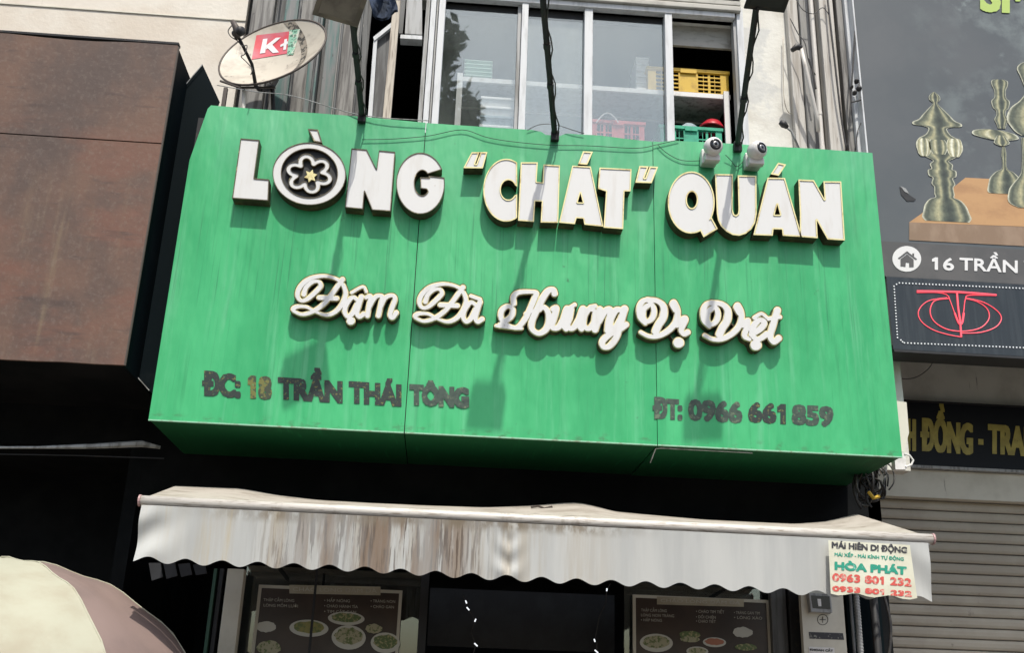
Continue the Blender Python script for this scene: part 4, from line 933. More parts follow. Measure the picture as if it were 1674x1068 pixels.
# old gutter below
gt = thing('thin_metal_gutter', 'thin pale metal strip sagging in the dark under the brown box', 'gutter', P(140, 740, 7.2))
MB().tube([P(-60, 732, 7.0), P(60, 732, 7.05), P(150, 730, 7.15), P(232, 726, 7.3), P(262, 732, 7.35)], [.008, .009, .018, .024, .012], 6).build('strip', M['alu_g'], gt)
MB().tube([P(-60, 742, 7.2), P(120, 745, 7.2), P(268, 750, 7.3)], .005, 5).build('rod', M['steel_dk'], gt)

# ------------------------------------------------------------------ awning
AY = 6.0
aw = thing('retractable_awning', 'dirty white retractable awning with scalloped valance under the green sign', 'awning', (.6, AY, 2.3))
pL, pR = P(231, 819, AY), P(1523, 882, AY)
MB().tube([pL, pL.lerp(pR, .25), pL.lerp(pR, .5), pL.lerp(pR, .75), pR], .030, 14).build('front_rail', M['rail'], aw, smooth=True)
for p, s_ in ((pL, -1), (pR, 1)): MB().tube([p+Vector((s_*.001, 0, 0)), p+Vector((s_*.012, 0, 0))], .034, 14).build('end_cap', M['pinkcap'], aw)
MB().tube([pL+Vector((.02, -.006, -.033)), pR+Vector((-.02, -.006, -.033))], .006, 6).build('rail_groove', M['rail'], aw)
x0, x1 = pL.x+.012, pR.x-.035; NX = 520; NR = 14; rows = []
zr = lambda x: pL.z+(pR.z-pL.z)*(x-pL.x)/(pR.x-pL.x)
cw = VX(832, 900, AY)
def zbot(x):
    t = (x-x0)/(x1-x0); base = VZ(273, 921, AY)*(1-t)+VZ(1480, 983, AY)*t
    return base+.0165*(1-math.cos((x-VX(273, 921, AY))*2*math.pi/.2005))-.004*math.sin(x*3)
rv = random.Random(5); ph = [rv.uniform(0, 6) for _ in range(8)]
for i in range(NR+1):
    q = i/NR; row = []
    for j in range(NX+1):
        x = x0+(x1-x0)*j/NX; a = zr(x)-.028; b = zbot(x)
        fold = .0009*math.sin(x*19+ph[0]+1.5*math.sin(x*2.1))*(.25+q)+.0012*math.sin(x*47+ph[1])*(1-q)+.003*math.sin(x*5.3+ph[2])*q
        dx = x-cw; fold += .012*math.exp(-(dx/.07)**2)*math.sin(q*14+abs(dx)*40)*(.2+.8*q)-.010*math.exp(-(dx/.012)**2)
        ed = (x-x0); fold += .020*math.exp(-(ed/.16)**2)*math.sin(q*7+ed*15)
        ed = (x1-x); fold += .010*math.exp(-(ed/.16)**2)*math.sin(q*5+ed*16)
        tuck = .004*abs(math.sin(x*24+ph[3]))*math.exp(-q*5)
        row.append((x, AY-.022-fold*(.2+.8*min(1, q*3))-tuck+.02*q, a+(b-a)*q))
    rows.append(row)
MB().grid(rows).build('valance', M['valance'], aw, smooth=True)
# top cloth draped over the arms
prof = [(287, 795), (394, 799), (454, 810), (522, 818), (610, 823), (700, 827), (793, 830), (871, 827), (920, 823), (943, 822), (970, 827), (1002, 836), (1050, 841), (1150, 850), (1230, 854), (1300, 857), (1350, 853), (1400, 841)]
pp = [P(a, b, 7.05) for a, b in prof]; rows = []
for yy in (0, .12, .25, .4, .55, .7, .85, 1.0):
    row = []
    for k in range(81):
        t = k/80; x = pp[0].x+(pp[-1].x-pp[0].x)*t; xx = pL.x+.015+(pR.x-pL.x-.04)*t
        zz = float(np.interp(x, [q.x for q in pp], [q.z for q in pp])); zr_ = zr(xx)+.02
        row.append((xx+(x-xx)*yy, AY+.01+(7.05-AY-.01)*yy, zr_+(zz-zr_)*yy-.028*math.sin(yy*math.pi)*(.5+.5*math.sin(t*14))*min(1, 6*t, 6*(1-t))))
    rows.append(row)
for yy, dz in ((7.2, .06), (7.4, .22), (7.6, .34)):
    rows.append([(p[0], yy, p[2]-dz) for p in rows[7]])
MB().grid(rows).build('cloth_top', M['pvc_top'], aw, smooth=True)
for xx in (pL.x+.35, .6, pR.x-.4): MB().tube([(xx, AY+.03, zr(xx)-.03), (xx, 6.9, zr(xx)+.02), (xx, 7.75, zr(xx)+.06)], .018, 6).build('folding_arm', M['steel_dk'], aw)
MB().tube([(pL.x+.2, 7.66, 2.62), (pR.x-.25, 7.66, 2.62)], .045, 12).build('roller_tube', M['steel_dk'], aw)
MB().tube([P(868, 830, 6.9), P(880, 828, 6.9), P(890, 832, 6.9), P(903, 829, 6.9)], .008, 5).build('torn_scrap', M['rimdk'], aw)
# advertising sheet on the valance
ad = thing('awning_advert_sheet', 'cream advertising sheet with green and red text on the right end of valance', 'poster', P(1425, 970, AY-.05))
def aq(x, y): return (1274+x/4.185, 850+y/4.185)
adY = AY-.062
g = []
TL, TR, BR, BL = [Vector(aq(*c)) for c in ((335, 142), (893, 175), (945, 548), (352, 512))]
def adp(a, b): p = (TL*(1-a)+TR*a)*(1-b)+(BL*(1-a)+BR*a)*b; return p
n = 12
for i in range(n+1):
    g.append([P(*adp(j/n, i/n), adY) for j in range(n+1)])
# scalloped lower edge follows the valance
g[-1] = [P(*adp(j/n, 1), adY)+Vector((0, 0, .018*(math.cos((P(*adp(j/n, 1), adY).x-VX(273, 921, AY))*2*math.pi/.2005)*-.5+.5)-.004)) for j in range(n+1)]
MB().grid(g).build('sheet', M['paper'], ad, smooth=True)
def adtext(txt, a0, b0, a1, b1, m, bold=.5):
    q = [aq(a0, b0), aq(a1, b0+(a1-a0)*.07), aq(a1, b1+(a1-a0)*.07), aq(a0, b1)]
    mb = MB(); put_text(mb, txt, q, adY-.002, bold); mb.build('printed_line', M[m], ad)
adtext('MÁI HIÊN DI ĐỘNG', 358, 152, 875, 196, 'txblk', .75)
adtext('MÁI XẾP - MÁI KÍNH TỰ ĐỘNG', 378, 226, 852, 250, 'txgrn', .3)
adtext('HÒA PHÁT', 378, 288, 872, 345, 'txgrn', 1.3)
adtext('0963 801 232', 362, 366, 905, 422, 'txred', .9)
adtext('0933 801 232', 362, 452, 908, 492, 'txred', .9)

# ------------------------------------------------------------------ shop front under the awning
sf = thing('shop_window_front', 'dark glazed shop front in shade under the white awning', 'shop front', (.6, WY, .12))
def sfb(name, a, b, Y, dep, m, bev=0):
    p, q = P(*a, Y), P(*b, Y); return MB().box(p.x, q.x, Y, Y+dep, .13, p.z).build(name, M[m], sf, bevel=bev)
sfb('post', (372, 930), (400, 930), 7.6, .1, 'band', .006); sfb('post', (350, 930), (355, 930), 7.58, .05, 'cable_g'); sfb('post', (360, 930), (366, 930), 7.6, .04, 'black')
sfb('glass_panel', (404, 925), (690, 925), 7.85, .006, 'glass_sh'); sfb('glass_panel', (1020, 925), (1255, 925), 7.85, .006, 'glass_sh')
sfb('frame_post', (690, 925), (703, 925), 7.80, .07, 'black'); sfb('frame_post', (1257, 925), (1282, 925), 7.72, .07, 'clad2', .006); sfb('frame_post', (1286, 925), (1306, 925), 7.70, .07, 'steel_dk', .006)
sfb('frame_post', (517, 925), (521, 925), 7.60, .01, 'black')
bpz = VZ(900, 1030, 7.8)
MB().box(VX(700, 1000, 7.9), VX(1030, 1000, 7.9), 8.6, 8.65, 2.0, 2.45).build('inner_transom', M['black'], sf)
def menu(label, tl, tr, Y, foods, lines, tab):
    p, q = P(*tl, Y), P(*tr, Y); H = 1.0
    mn_ = thing('menu_board', label, 'menu board', ((p.x+q.x)/2, Y, p.z-H), 'menu boards on the shop window')
    MB().box(p.x, q.x, Y, Y+.02, p.z-H, p.z).build('board', M['menu'], mn_)
    t = .022; MB().box(p.x-t, p.x, Y-.006, Y+.02, p.z-H-t, p.z+t).build('frame', M['menuframe'], mn_); MB().box(q.x, q.x+t, Y-.006, Y+.02, p.z-H-t, p.z+t).build('frame', M['menuframe'], mn_); MB().box(p.x, q.x, Y-.006, Y+.02, p.z, p.z+t).build('frame', M['menuframe'], mn_); MB().box(p.x, q.x, Y-.006, Y+.02, p.z-H-t, p.z-H).build('frame', M['menuframe'], mn_)
    MB().poly(tab, Y-.010, .003).build('title_strip', M['menutab'], mn_)
    mb = MB(); a, b = tab[3], tab[2]; mb2 = [(tab[0][0]+6, tab[0][1]+4), (tab[1][0]-6, tab[1][1]+4), (b[0]-6, b[1]-4), (a[0]+6, a[1]-4)]
    put_text(mb, 'CHÁO LÒNG ĐẬM ĐÀ', mb2, Y-.012); mb.build('title_text', M['menuframe'], mn_)
    for txt, x, y, w_, h_ in lines:
        mb = MB(); put_text(mb, txt, [(x, y), (x+w_, y+w_*.03), (x+w_, y+h_+w_*.03), (x, y+h_)], Y-.004); mb.build('printed_line', M['txpale'], mn_)
    for k, (x, y, rx, ry, f_, bw) in enumerate(foods):
        if bw: MB().poly(ell(x, y, rx, ry, 28, .04), Y-.004-.0006*k, .0003).build('food_picture', M[bw], mn_)
        rr = random.Random(k+7); e = [(x+(px_-x)*(rr.uniform(.9, 1.05)), y+(py_-y)*rr.uniform(.88, 1.06)) for px_, py_ in ell(x, y-ry*.12, rx*.84, ry*.72, 24, .04)]
        MB().poly(e, Y-.0043-.0006*k, .0002).build('food_picture', M[f_], mn_)
menu('brown menu board with soup pot and bowls, left shop window', (428, 962), (653, 966), 7.78,
     [(435, 1027, 20, 13, 'bowl', None), (505, 1028, 32, 14, 'food2', 'bowl'), (566, 1012, 30, 11, 'food3', 'bowl'), (570, 1043, 28, 20, 'food1', 'bowl'), (611, 1030, 17, 11, 'food1', None), (630, 1052, 24, 17, 'food3', 'bowl'), (440, 1062, 24, 17, 'food1', None)],
     [('THẬP CẨM LÒNG', 431, 979, 50, 4.5), ('LÒNG MỒM LƯỠI', 431, 988, 56, 4.5), ('• HẤP NÓNG', 530, 980, 42, 4.5), ('• CHÁO HÀNH TÍA', 530, 989, 55, 4.5), ('• TIM CẬT GAN', 530, 998, 52, 4.5), ('• TRÀNG NON', 606, 981, 40, 4.5), ('• CHÁO GAN', 606, 990, 38, 4.5)],
     [(473, 957), (622, 960), (622, 974), (473, 971)])
menu('brown menu board with rice and sauce, right shop window', (1039, 978), (1252, 982), 7.78,
     [(1073, 1052, 27, 15, 'food1', 'bowl'), (1128, 1040, 22, 9, 'food3', None), (1128, 1047, 20, 7, 'food1', None), (1168, 1051, 19, 8, 'food4', 'bowl'), (1214, 1036, 20, 12, 'bowl', None), (1140, 1066, 18, 8, 'food1', 'bowl'), (1220, 1060, 22, 8, 'food3', None)],
     [('THẬP CẨM LÒNG', 1048, 996, 42, 4.5), ('LÒNG NON TRÀNG', 1048, 1004, 54, 4.5), ('• HẤP NÓNG', 1048, 1012, 34, 4.5), ('• CHÁO TIM TIẾT', 1138, 998, 46, 4.5), ('• DỒI CHIÊN', 1138, 1007, 32, 4.5), ('• CHÁO TIẾT', 1138, 1014, 32, 4.5), ('• TRÀNG GAN TIM', 1200, 1000, 42, 4.5), ('• LÒNG XÀO', 1200, 1008, 46, 4.5)],
     [(1074, 976), (1216, 980), (1216, 993), (1074, 989)])
for i, (label, pts) in enumerate((('hanging string of small white lights left of the shop middle', [(757, 975), (762, 985), (765, 996), (777, 1015), (770, 1035), (778, 1055), (772, 1075)]), ('hanging string of small white lights right of the shop middle', [(998, 955), (992, 965), (990, 988), (980, 1008), (972, 1048), (976, 1052), (975, 1066)]))):
    t = thing('light_string', label, 'string lights', P(*pts[-1], 7.7), 'light strings in the shop front')
    MB().tube([P(*q, 7.72) for q in pts], .004, 5).build('cord', M['cable'], t)
    for k in range(1, len(pts)):
        if k in ((1, 2, 3, 5) if i == 0 else (1, 4, 6)):
            a = Vector((random.uniform(-.014, .014), 0, .010)); c = P(*pts[k], 7.70); MB().tube([c-a, c+a], .0045, 6).build('bulb', M['bulb'], t)
# meter board
mt_ = thing('electric_meter_board', 'pale grey board with meter box and stuck notices beside shop window', 'meter board', P(1348, 1068, 7.55))
p, q = P(1309, 975, 7.55), P(1378, 975, 7.55); MB().box(p.x, q.x, 7.55, 7.6, .3, p.z+.1).build('board', M['band'], mt_)
MB().poly([(1322, 970), (1358, 972), (1361, 1003), (1326, 1001)], 7.50, .049).build('meter_box', M['alu_g'], mt_, bevel=.004)
MB().poly([(1326, 974), (1356, 976), (1358, 997), (1329, 995)], 7.497, .002).build('meter_glass', M['blackpl'], mt_)
MB().poly([(1336, 980), (1342, 980), (1343, 992), (1338, 992)], 7.495, .001).build('dial', M['whitepl'], mt_)
MB().loops([ell(1345, 1014, 9, 9, 24), ell(1345, 1014, 8, 8, 24)], 7.5485, .001).poly([(1340, 1013.3), (1350, 1013.7), (1350, 1014.7), (1340, 1014.3)], 7.5475, .001).poly([(1344.5, 1009), (1345.5, 1009), (1345.5, 1019), (1344.5, 1019)], 7.546, .001).build('stamped_mark', M['steel_dk'], mt_)
MB().poly([(1322, 1034), (1378, 1036), (1380, 1047), (1323, 1045)], 7.548, .001).build('torn_notice', M['txblk'], mt_)
MB().poly([(1322, 1058), (1364, 1060), (1366, 1085), (1324, 1083)], 7.546, .001).build('paper_notice', M['whitepl'], mt_)
mb = MB(); put_text(mb, 'KHOAN CẮT', [(1324, 1061), (1362, 1063), (1362, 1067), (1324, 1065)], 7.544, .35); mb.build('printed_line', M['txblk'], mt_)
for name, a, r, m, lab in (('conduit_pipe', 1404, .020, 'alu_g', 'ribbed grey conduit beside the meter board'), ('drain_pipe', 1394, .012, 'clad2', 'slim dark pipe between meter board and ribbed conduit'), ('drain_pipe', 1432, .03, 'steel_dk', 'thick dark pipe nearest the roller shutter')):
    x = VX(a, 1030, 7.6); t = thing(name, lab, 'pipe', (x, 7.6, .13)); MB().tube([(x, 7.6, .13), (x, 7.6, 2.9)], r, 12).build('pipe', M[m], t, smooth=True)
    if name == 'conduit_pipe':
        rb = MB()
        for k in range(120): rb.tube([(x, 7.6, .2+k*.022), (x, 7.6, .21+k*.022)], r*1.14, 10)
        tag(rb.build('ribs', M[m], t), kind='stuff')
tag(MB().box(VX(1384, 1000, 7.72), XRL-.102, 7.72, 7.79, .13, 2.9).build('dark_backboard', M['dkplate']), 'dark board behind the pipes beside roller shutter', 'board')
wire([(1440, 960, 7.5), (1448, 985, 7.5), (1455, 1015, 7.5), (1456, 1045, 7.5), (1452, 1080, 7.5)], .012, 'cable', 'thick black cable bowing down beside the roller shutter')
ab = thing('old_slatted_box', 'dark slatted box hanging in shadow below the left valance end', 'box', P(290, 940, 7.0))
for i in range(4): MB().poly([(243+i*24, 921+i*1), (262+i*24, 921), (266+i*24, 944-i*2), (248+i*24, 950-i*3)], 7.0+.02*i, .02).build('slat', M['black'], ab)

# ------------------------------------------------------------------ cable tangle under the right end of the sign
tg = thing('cable_tangle', 'tangle of black cables hanging under the right end of green sign', 'cables', P(1430, 830, 7.4))
rr = random.Random(11)
for k in range(16):
    cx, cy = rr.uniform(1405, 1450), rr.uniform(765, 810); a, b = rr.uniform(8, 22), rr.uniform(18, 36); p0 = rr.uniform(0, 6)
    pts = smooth_path([tuple(P(cx+a*math.cos(p0+i*.7)+rr.uniform(-2, 2), cy+b*math.sin(p0+i*.7)+rr.uniform(-2, 2), 7.4+rr.uniform(-.08, .08))) for i in range(8)], 3)
    MB().tube(pts, rr.choice([.006, .008, .011]), 5).build('cable', M[rr.choice(['cable', 'cable', 'steel_dk', 'clad2'])], tg, smooth=True)
MB().tube([P(1420, 805, 7.3), P(1428, 815, 7.28), P(1437, 812, 7.3)], .014, 6).build('orange_tape', M['yellow'], tg)
br = thing('white_bracket', 'white plastic bracket with open ring at the lower right corner of green sign', 'bracket', P(1478, 760, 7.0))
MB().poly([(1460, 655), (1482, 658), (1486, 708), (1478, 738), (1460, 745)], 7.0, .05).build('side_plate', M['band'], br)
MB().poly([(1462, 741), (1480, 742), (1482, 768), (1464, 768)], 6.95, .06).build('block', M['whitepl'], br)
MB().tube([P(*q, 6.95) for q in ((1478, 742), (1487, 745), (1493, 753), (1490, 760), (1480, 764))], .008, 6).build('ring', M['whitepl'], br)

# ------------------------------------------------------------------ right neighbour
NY = 8.9; GY = 7.55
n2 = thing('shuttered_neighbour_building', 'neighbouring shop building with plaster bands, right of the restaurant', 'building', (6, NY, 0))
nx0, nx1 = XRL+.702, 9.0
zA_, zB_ = VZ(1560, 660, NY), VZ(1560, 772, NY)
zC = VZ(1500, 814, NY); zT = VZ(1560, 570, NY)
MB().box(nx0-.7, nx1, NY, NY+.2, zA_, 6.2).build('wall', M['band'], n2)
MB().box(nx0-.7, nx1, NY-.02, NY+.2, zC, zB_).build('band', M['band'], n2)
MB().box(nx0-.7, nx1, NY+.05, NY+.2, zB_+.001, zA_-.001).build('sign_recess', M['void'], n2)
MB().box(XR+.102, nx1, GY+.26, 8.3, 5.201, ZTOP).build('wall', M['band'], n2)
MB().box(nx0-.7, nx1, 7.3, NY-.001, 5.0, 5.2).build('floor_slab', M['band'], n2) if False else None
bs = thing('black_shop_sign', 'black shop sign with dull gold capitals above the roller shutter', 'sign', (5, NY-.04, zB_))
MB().box(nx0-.7, nx1, NY-.06, NY+.04, zB_+.03, zA_-.03).build('sign_face', M['bksign'], bs)
MB().box(nx0-.7, nx1, NY-.08, NY+.02, zB_+.004, zB_+.028).build('edge_trim', M['alu_g'], bs)
MB().box(nx0-.7, nx1, NY-.08, NY+.02, zA_-.028, zA_-.012).build('edge_trim', M['steel_dk'], bs)
def q5(x0, y0, x1, y1, sl=.075): return q2(x0, y0, x1, y1, 1374, 600, 3.56, sl)
for t_, a in (('H', (385, 302, 440, 488)), ('ĐỒNG', (465, 308, 772, 490)), ('TRANH', (858, 333, 1230, 505))):
    mb = MB(); put_text(mb, t_, q5(*a), NY-.067, 2.2); mb.build('gold_lettering', M['goldtx'], bs)
MB().poly([(1374+802/3.56, 600+420/3.56), (1374+832/3.56, 600+422/3.56), (1374+832/3.56, 600+455/3.56), (1374+802/3.56, 600+453/3.56)], NY-.067, .003).build('gold_lettering', M['goldtx'], bs)
rsn = thing('roller_shutter', 'closed brown grey roller shutter of the right neighbour shop', 'shutter', (5.5, NY+.1, .12))
sh_ = .092; z = zC-.004; k = 0
me0 = None
while z-sh_ > .13:
    z0_ = z-sh_+.007
    if me0 is None:
        mb = MB(); prof_ = [(0, 0), (-.010, .006), (-.017, .026), (-.017, .058), (-.010, .078), (0, .085)]
        mb.grid([[(nx0-.69, NY+.1+a, z0_+b) for a, b in prof_], [(nx1-.1, NY+.1+a, z0_+b) for a, b in prof_]])
        me0 = mb.build('slat', M['rollshut'], rsn); base_z = me0.location.z; z_first = z0_
    else:
        c = me0.copy(); COL.objects.link(c); c.parent = rsn; c.location.z = base_z-(z_first-z0_)
        c.location.y += random.uniform(-.0015, .0015)
    z -= sh_
MB().box(nx0-.69, nx1-.1, NY+.101, NY+.11, .13, zC-.003).build('joint_backing', M['rollgap'], rsn)

# billboard

bbx0 = VX(1419, 240, GY); bz0, bz1 = VZ(1449, 452, GY), 8.2
bl = thing('bronze_shop_billboard', 'tall grey billboard printed with bronze incense burners, right edge of view', 'billboard', (5, GY, bz0))
zb2 = VZ(1441, 394, GY)
MB().box(bbx0, 8.6, GY, GY+.25, zb2, bz1).build('picture_panel', M['bb_grey'], bl)
MB().box(bbx0-.005, 8.6, GY-.004, GY+.25, bz0, zb2-.002).build('address_band', M['bb_band'], bl)
MB().box(bbx0-.02, bbx0-.006, GY-.008, GY+.27, zb2, bz1).build('edge_trim', M['alu'], bl)
def c4(x, y): return (1374+x/2.67, y/2.67)
PR = GY-.0035
MB().poly([c4(*q) for q in ((545, 775), (840, 790), (1100, 800), (1100, 1000), (300, 970), (350, 935))], PR, .002).build('table_print', M['bb_wood'], bl)
MB().poly([c4(*q) for q in ((300, 970), (1100, 1002), (1100, 1090), (300, 1048))], PR-.001, .002).build('table_print', M['bb_wood2'], bl)
def print_mat():
    m = bpy.data.materials.new('bronze_photo_print'); m.use_nodes = True; t = m.node_tree; N = t.nodes; L = t.links; b = N['Principled BSDF']; b.inputs['Roughness'].default_value = .4
    at_ = N.new('ShaderNodeAttribute'); at_.attribute_name = 'ink'; nz = N.new('ShaderNodeTexNoise'); nz.inputs['Scale'].default_value = 38; nz.inputs['Detail'].default_value = 5
    ge = N.new('ShaderNodeNewGeometry'); L.new(ge.outputs['Position'], nz.inputs['Vector'])
    mr = N.new('ShaderNodeMapRange'); mr.inputs['From Min'].default_value = .35; mr.inputs['From Max'].default_value = .68; mr.inputs['To Min'].default_value = .8; mr.inputs['To Max'].default_value = 1.2; L.new(nz.outputs[0], mr.inputs['Value'])
    vm = N.new('ShaderNodeVectorMath'); vm.operation = 'SCALE'; L.new(at_.outputs['Color'], vm.inputs[0]); L.new(mr.outputs[0], vm.inputs['Scale']); L.new(vm.outputs[0], b.inputs['Base Color']); return m
PM = print_mat()
INK = [((.03, .04, .033), 0), ((.09, .105, .075), .28), ((.23, .24, .155), .52), ((.46, .43, .25), .76), ((.75, .76, .62), 1)]
def ink(v):
    v = max(0, min(1, v))
    for (c0, a), (c1, b) in zip(INK, INK[1:]):
        if v <= b: k = (v-a)/(b-a); return [c0[i]+(c1[i]-c0[i])*k for i in range(3)]+[1]
def sil(prof, cx0, cx1, dy=0, name='burner_print', seed=0, lean=.05, tone=0):
    """a printed turned vessel: rows (y, half width) in the zoomed view, inked like a lit metal body"""
    y0, y1 = prof[0][0], prof[-1][0]; pr_ = smooth_path(prof, 4); rows = []; cols = []; nu = 18; last = None
    for y, r in pr_:
        if last is not None and y <= last+.2: y = last+.2
        last = y; cx = cx0+(cx1-cx0)*(y-y0)/(y1-y0); row = []
        for k in range(nu+1):
            u = -1+2*k/nu; row.append(P(*c4(cx+u*r, y+lean*(u+1)*r), PR-.002-dy))
            v = .38+.34*math.exp(-((u+.35)/.16)**2)+.30*math.exp(-((u-.55)/.10)**2)-.30*math.exp(-((u-.15)/.25)**2)-.22*math.exp(-((abs(u)-.82)/.08)**2)+.55*max(0, abs(u)-.88)/.12
            v += .05*math.sin(y*.13+seed)*math.cos(u*2)+tone; cols.append(ink(v))
        rows.append(row)
    mb = MB(); mb.grid(rows); ob = mb.build(name, PM, bl)
    ca = ob.data.color_attributes.new('ink', 'FLOAT_COLOR', 'POINT')
    for k, c in enumerate(cols): ca.data[k].color = c
    return ob
burn = [(400, 2), (408, 14), (420, 24), (436, 22), (446, 10), (456, 14), (475, 34), (500, 60), (520, 80), (530, 106), (542, 104), (549, 60), (560, 40), (585, 55), (600, 84), (620, 100), (645, 101), (665, 88), (685, 60), (700, 34), (715, 50), (735, 46), (742, 62), (765, 60), (775, 44), (800, 52), (815, 42), (845, 44), (860, 42), (870, 70), (895, 92), (920, 100), (945, 108), (962, 96)]
sil(burn, 408, 466)
sil([(602, 18), (612, 27), (640, 30), (665, 26), (680, 14)], 362, 366, .0012, seed=2, tone=.35)
sil([(604, 20), (614, 31), (642, 34), (668, 28), (684, 16)], 496, 500, .0012, seed=4, tone=.4)
sil([(608, 30), (620, 38), (650, 38), (672, 26)], 424, 430, .0012, seed=1, tone=.12)
# the crane shaped candle stand beyond it
sil([(345, 20), (352, 36), (372, 34), (384, 28), (400, 24), (425, 26), (440, 40), (468, 34), (480, 22), (500, 20), (520, 30), (540, 22), (560, 16)], 694, 704, name='crane_print', seed=3)
sil([(562, 40), (568, 90), (585, 100), (600, 60), (610, 20)], 668, 690, .0008, name='crane_print', seed=1, lean=.10, tone=.15)
sil([(590, 16), (605, 26), (622, 34), (636, 10)], 700, 706, .0012, name='crane_print', tone=.1)
sil([(640, 6), (670, 11), (700, 9), (735, 12), (750, 40), (775, 66), (800, 74), (832, 80), (842, 70)], 712, 722, .0005, name='crane_print', seed=5)
sil([(266, 20), (280, 50), (300, 62), (330, 50), (360, 40), (400, 30), (440, 60), (470, 100), (520, 120), (570, 90), (590, 60)], 830, 850, .0009, name='crane_print', seed=2)
sil([(600, 16), (660, 14), (720, 18), (760, 26), (800, 60), (830, 80), (880, 84), (905, 40)], 805, 818, .0016, name='crane_print', seed=6)
MB().poly([c4(*q) for q in ((258, 815), (280, 828), (300, 850), (330, 870), (322, 878), (290, 878), (265, 850))], PR-.001, .002).build('tear', M['black'], bl)
MB().poly([c4(*q) for q in ((262, 812), (285, 822), (300, 846), (280, 836))], PR-.004, .001).build('tear_flap', M['alu_g'], bl)
# cut off lime lettering at the top
for t_, a in (('SỨ', 0),):
    mb = MB(); put_text(mb, 'SM', [(1602, -38), (1690, -34), (1690, 23), (1602, 18)], PR-.004, 3); mb.build('lime_lettering', M['ygreen'], bl)
def q4(x, y): return (1400+x/4.854, 380+y/4.854)
ic = MB(); ic.poly([q4(*q) for q in ell(400, 210, 114, 102, 36, .05)], GY-.008, .003); ic.build('house_icon_disc', M['whitepr'], bl)
hi = MB()
hi.poly([q4(*q) for q in ((330, 205), (402, 148), (482, 212), (470, 218), (402, 165), (340, 212))], GY-.0105, .002)
hi.poly([q4(*q) for q in ((350, 212), (402, 172), (455, 216), (455, 275), (420, 275), (418, 240), (392, 238), (390, 272), (350, 268))], GY-.0105, .002)
hi.poly([q4(*q) for q in ((445, 165), (458, 166), (458, 188), (445, 178))], GY-.0105, .002)
hi.build('house_icon', M['bb_band'], bl)
for t_, a in (('16', (600, 196, 775, 296)), ('TRẦN', (818, 200, 1280, 300)), ('THÁI', (1330, 222, 1700, 320))):
    x0_, y0_, x1_, y1_ = a; sl_ = .05
    mb = MB(); put_text(mb, t_, [q4(x0_, y0_), q4(x1_, y0_+sl_*(x1_-x0_)), q4(x1_, y1_+sl_*(x1_-x0_)), q4(x0_, y1_)], GY-.0085, .75); mb.build('address_lettering', M['whitepr'], bl)
# LED board
ld = thing('led_sign_board', 'dark LED board with red looped emblem below the billboard', 'sign', (5, GY, VZ(1462, 573, GY)))
lz0, lz1 = VZ(1464, 574, GY), bz0-.012
MB().box(VX(1447, 462, GY), 8.6, GY-.03, GY+.2, lz0, lz1).build('board', M['ledpanel'], ld, bevel=.004)
MB().box(VX(1447, 462, GY)+.004, 8.6, GY-.034, GY+.2, lz0-.018, lz0-.001).build('edge_trim', M['black'], ld)
EY = GY-.034
def ledstroke(pts, wd, name='emblem_stroke'):
    mb = MB(); sm = smooth_path([q4(*q) for q in pts], 6) if len(pts) > 2 else [q4(*q) for q in pts]
    mb.tube([P(*q, EY) for q in sm], wd, 5); mb.build(name, M['ledred'], ld)
ledstroke([(480, 468), (800, 474), (1110, 498)], .009); ledstroke([(480, 478), (640, 478), (720, 498), (745, 545), (780, 640), (815, 720)], .0035)
ledstroke([(1110, 502), (900, 500), (865, 530), (850, 640), (836, 720)], .0035); ledstroke([(798, 480), (808, 600), (822, 700), (832, 830)], .008)
ledstroke([(735, 525), (620, 545), (585, 630), (620, 710), (720, 770), (850, 785), (980, 760), (1050, 690), (1040, 610), (960, 550), (865, 525)], .004)
ledstroke([(720, 518), (570, 545), (495, 620), (510, 700), (600, 770), (720, 810), (835, 832)], .0035)
ledstroke([(865, 520), (1010, 555), (1120, 625), (1150, 690), (1100, 755), (980, 795), (835, 800)], .004)
ledstroke([(780, 640), (812, 720), (838, 720), (852, 640)], .008)
dots = [(340+i*26.5, 402+i*1.15) for i in range(40)]+[(380+i*27, 878+i*1.1) for i in range(38)]+[(298+i*1.6, 428+i*24) for i in range(18)]+[(318, 412), (352, 856), (366, 870)]
dm = None
for x, y in dots:
    p = P(*q4(x, y), EY); r = .0062
    if dm is None:
        dm = MB().lathe(p, (0, -1, 0), [(0, r), (.003, r), (.003, 0)], 8).build('led_dot', M['leddot'], ld); d0 = p; l0 = dm.location.copy()
    else:
        c = dm.copy(); COL.objects.link(c); c.parent = ld; c.location = l0+(p-d0)
# bracket and wire in the gap below
lb = thing('board_bracket', 'small pale bracket under the LED board', 'bracket', P(1570, 590, 7.9))
MB().poly([(1528, 590), (1546, 578), (1556, 583), (1556, 594)], 7.9, .03).build('strut', M['clad2'], lb); MB().poly([(1556, 581), (1598, 584), (1572, 593), (1558, 594)], 7.85, .03).build('plate', M['whitepl'], lb)
wire([(1464, 616, 8.6), (1480, 620, 8.6), (1500, 616, 8.6), (1518, 603, 8.5), (1526, 590, 8.3)], .004, 'cable', 'thin black wire sagging under the LED board')

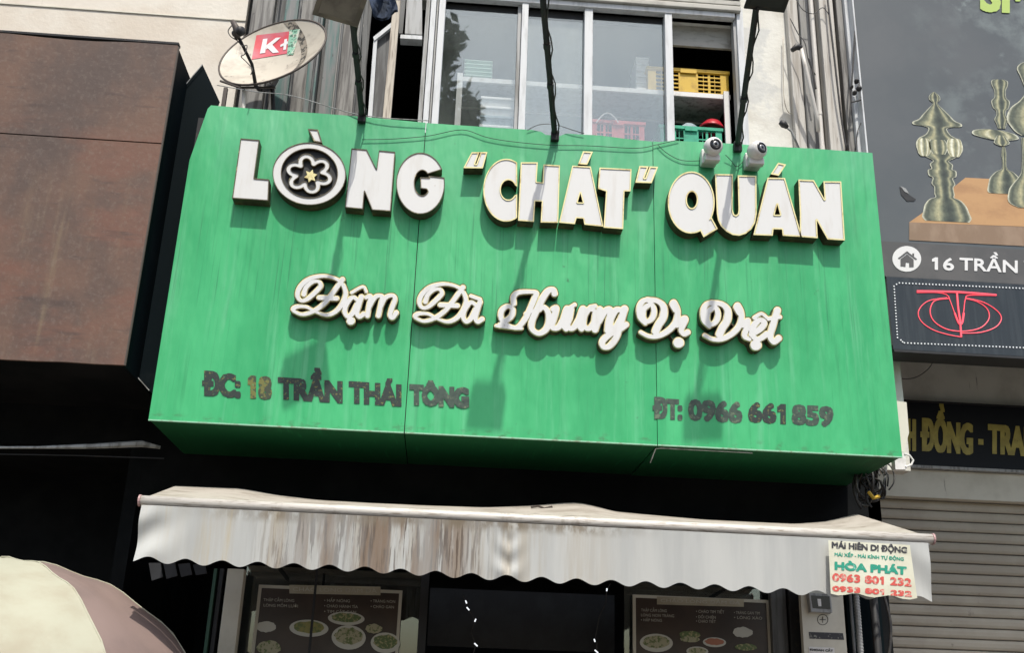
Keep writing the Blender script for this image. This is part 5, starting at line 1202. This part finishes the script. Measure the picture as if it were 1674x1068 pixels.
# ------------------------------------------------------------------ cream parasol, lower left
PCY = 6.40; ap = P(2, 914, PCY)
um = thing('cream_parasol', 'big cream and mauve fabric parasol at the lower left corner', 'parasol', (ap.x, PCY, .12))
RU, HU = 1.27, 1.05; NG = 8; A_OFF = math.radians(-84)
def dome(r, a):
    z = ap.z-HU*(1-math.sqrt(max(0, 1-(r*.96)**2)))*1.0
    ga = ((a-A_OFF) % (2*math.pi/NG))/(2*math.pi/NG); sag = .045*r*math.sin(math.pi*ga)+.012*r*math.sin(ga*9+r*5)*math.sin(math.pi*ga)+.010*math.sin(r*21+a*3)*math.exp(-min(ga, 1-ga)*9)
    fold = 0 if r < .84 else .030*math.sin(a*23+3*math.sin(a*4))*(r-.84)/.16
    return Vector((ap.x+RU*r*math.cos(a), PCY+RU*r*math.sin(a), z-sag+fold))
for g_ in range(NG):
    rows = []
    for i in range(19):
        rows.append([dome(i/18, A_OFF+(g_+j/14)*2*math.pi/NG) for j in range(15)])
    sk = [Vector((p.x, p.y, p.z-.16-.02*math.sin(j*2.2))) for j, p in enumerate(rows[-1])]; rows.append(sk)
    MB().grid(rows).build('canopy_panel', M['mauve'] if g_ in (1, 2) else M['cream'], um, smooth=True)
MB().tube([(ap.x, PCY, .13), (ap.x, PCY, ap.z-.02)], .022, 12).build('pole', M['alu'], um)
for g_ in range(NG):
    a = A_OFF+g_*2*math.pi/NG; MB().tube([dome(i/8, a)-Vector((0, 0, .012)) for i in range(9)], .008, 5).build('rib', M['steel_dk'], um); MB().tube([dome(i/16, a)+Vector((0, 0, .001)) for i in range(17)], .005, 5).build('seam', M['cream'], um)
MB().lathe((ap.x, PCY, .125), (0, 0, 1), [(0, .28), (.05, .28), (.08, .08), (.3, .035), (.3, 0)], 24).build('base', M['concrete'], um)

# ------------------------------------------------------------------ street tree behind the camera (mirrored in the glass)
vY = 2*WY+3.2
def mirr(px, py, Yv): q = P(px, py, Yv); return Vector((q.x, 2*WY-Yv, q.z))
tr = thing('street_tree', 'street tree across from the shops, its leaves mirrored in the window', 'tree', (mirr(600, 300, vY).x-.8, 2*WY-vY, 0))
bx_, by_ = tr.location.x, tr.location.y
limbs = MB(); limbs.tube([(bx_, by_, 0), (bx_+.05, by_, 3), (bx_-.1, by_, 6), (bx_, by_, 9), (bx_+.1, by_, 13)], [.24, .2, .17, .12, .04], 10)
cl_pts = []
for (a, b) in ((728, 55), (736, 75), (725, 95), (740, 50), (725, 115), (722, 135), (735, 165), (760, 160), (775, 180), (745, 185), (725, 180), (765, 195), (730, 200), (720, 75), (715, 110)):
    cl_pts.append((mirr(a, b, vY), .32))
rr = random.Random(3)
for k in range(26):
    c = Vector((bx_+rr.uniform(-2.4, .2), by_+rr.uniform(-1.8, 1.2), rr.uniform(8.5, 13.5))); cl_pts.append((c, .7))
for c, r in cl_pts: limbs.tube([(bx_, by_, c.z-1.6), (c.x*.5+bx_*.5, c.y*.5+by_*.5, c.z-.8), c], [.06, .035, .012], 5)
limbs.build('trunk', M['bark'], tr, smooth=True)
lf = MB()
for c, r in cl_pts:
    for k in range(int(60 if r > .5 else 26)):
        d = Vector((rr.gauss(0, 1), rr.gauss(0, 1), rr.gauss(0, 1))).normalized()*r*rr.random()**.4; q = c+d
        u = Vector((rr.gauss(0, 1), rr.gauss(0, 1), rr.gauss(0, .5))).normalized(); v = u.orthogonal().normalized(); L_ = rr.uniform(.14, .24)
        lf.add([q-u*L_, q+v*L_*.35, q+u*L_, q-v*L_*.35], [(0, 1, 2, 3)])
tag(lf.build('crown', M['leaf'], tr), kind='stuff')
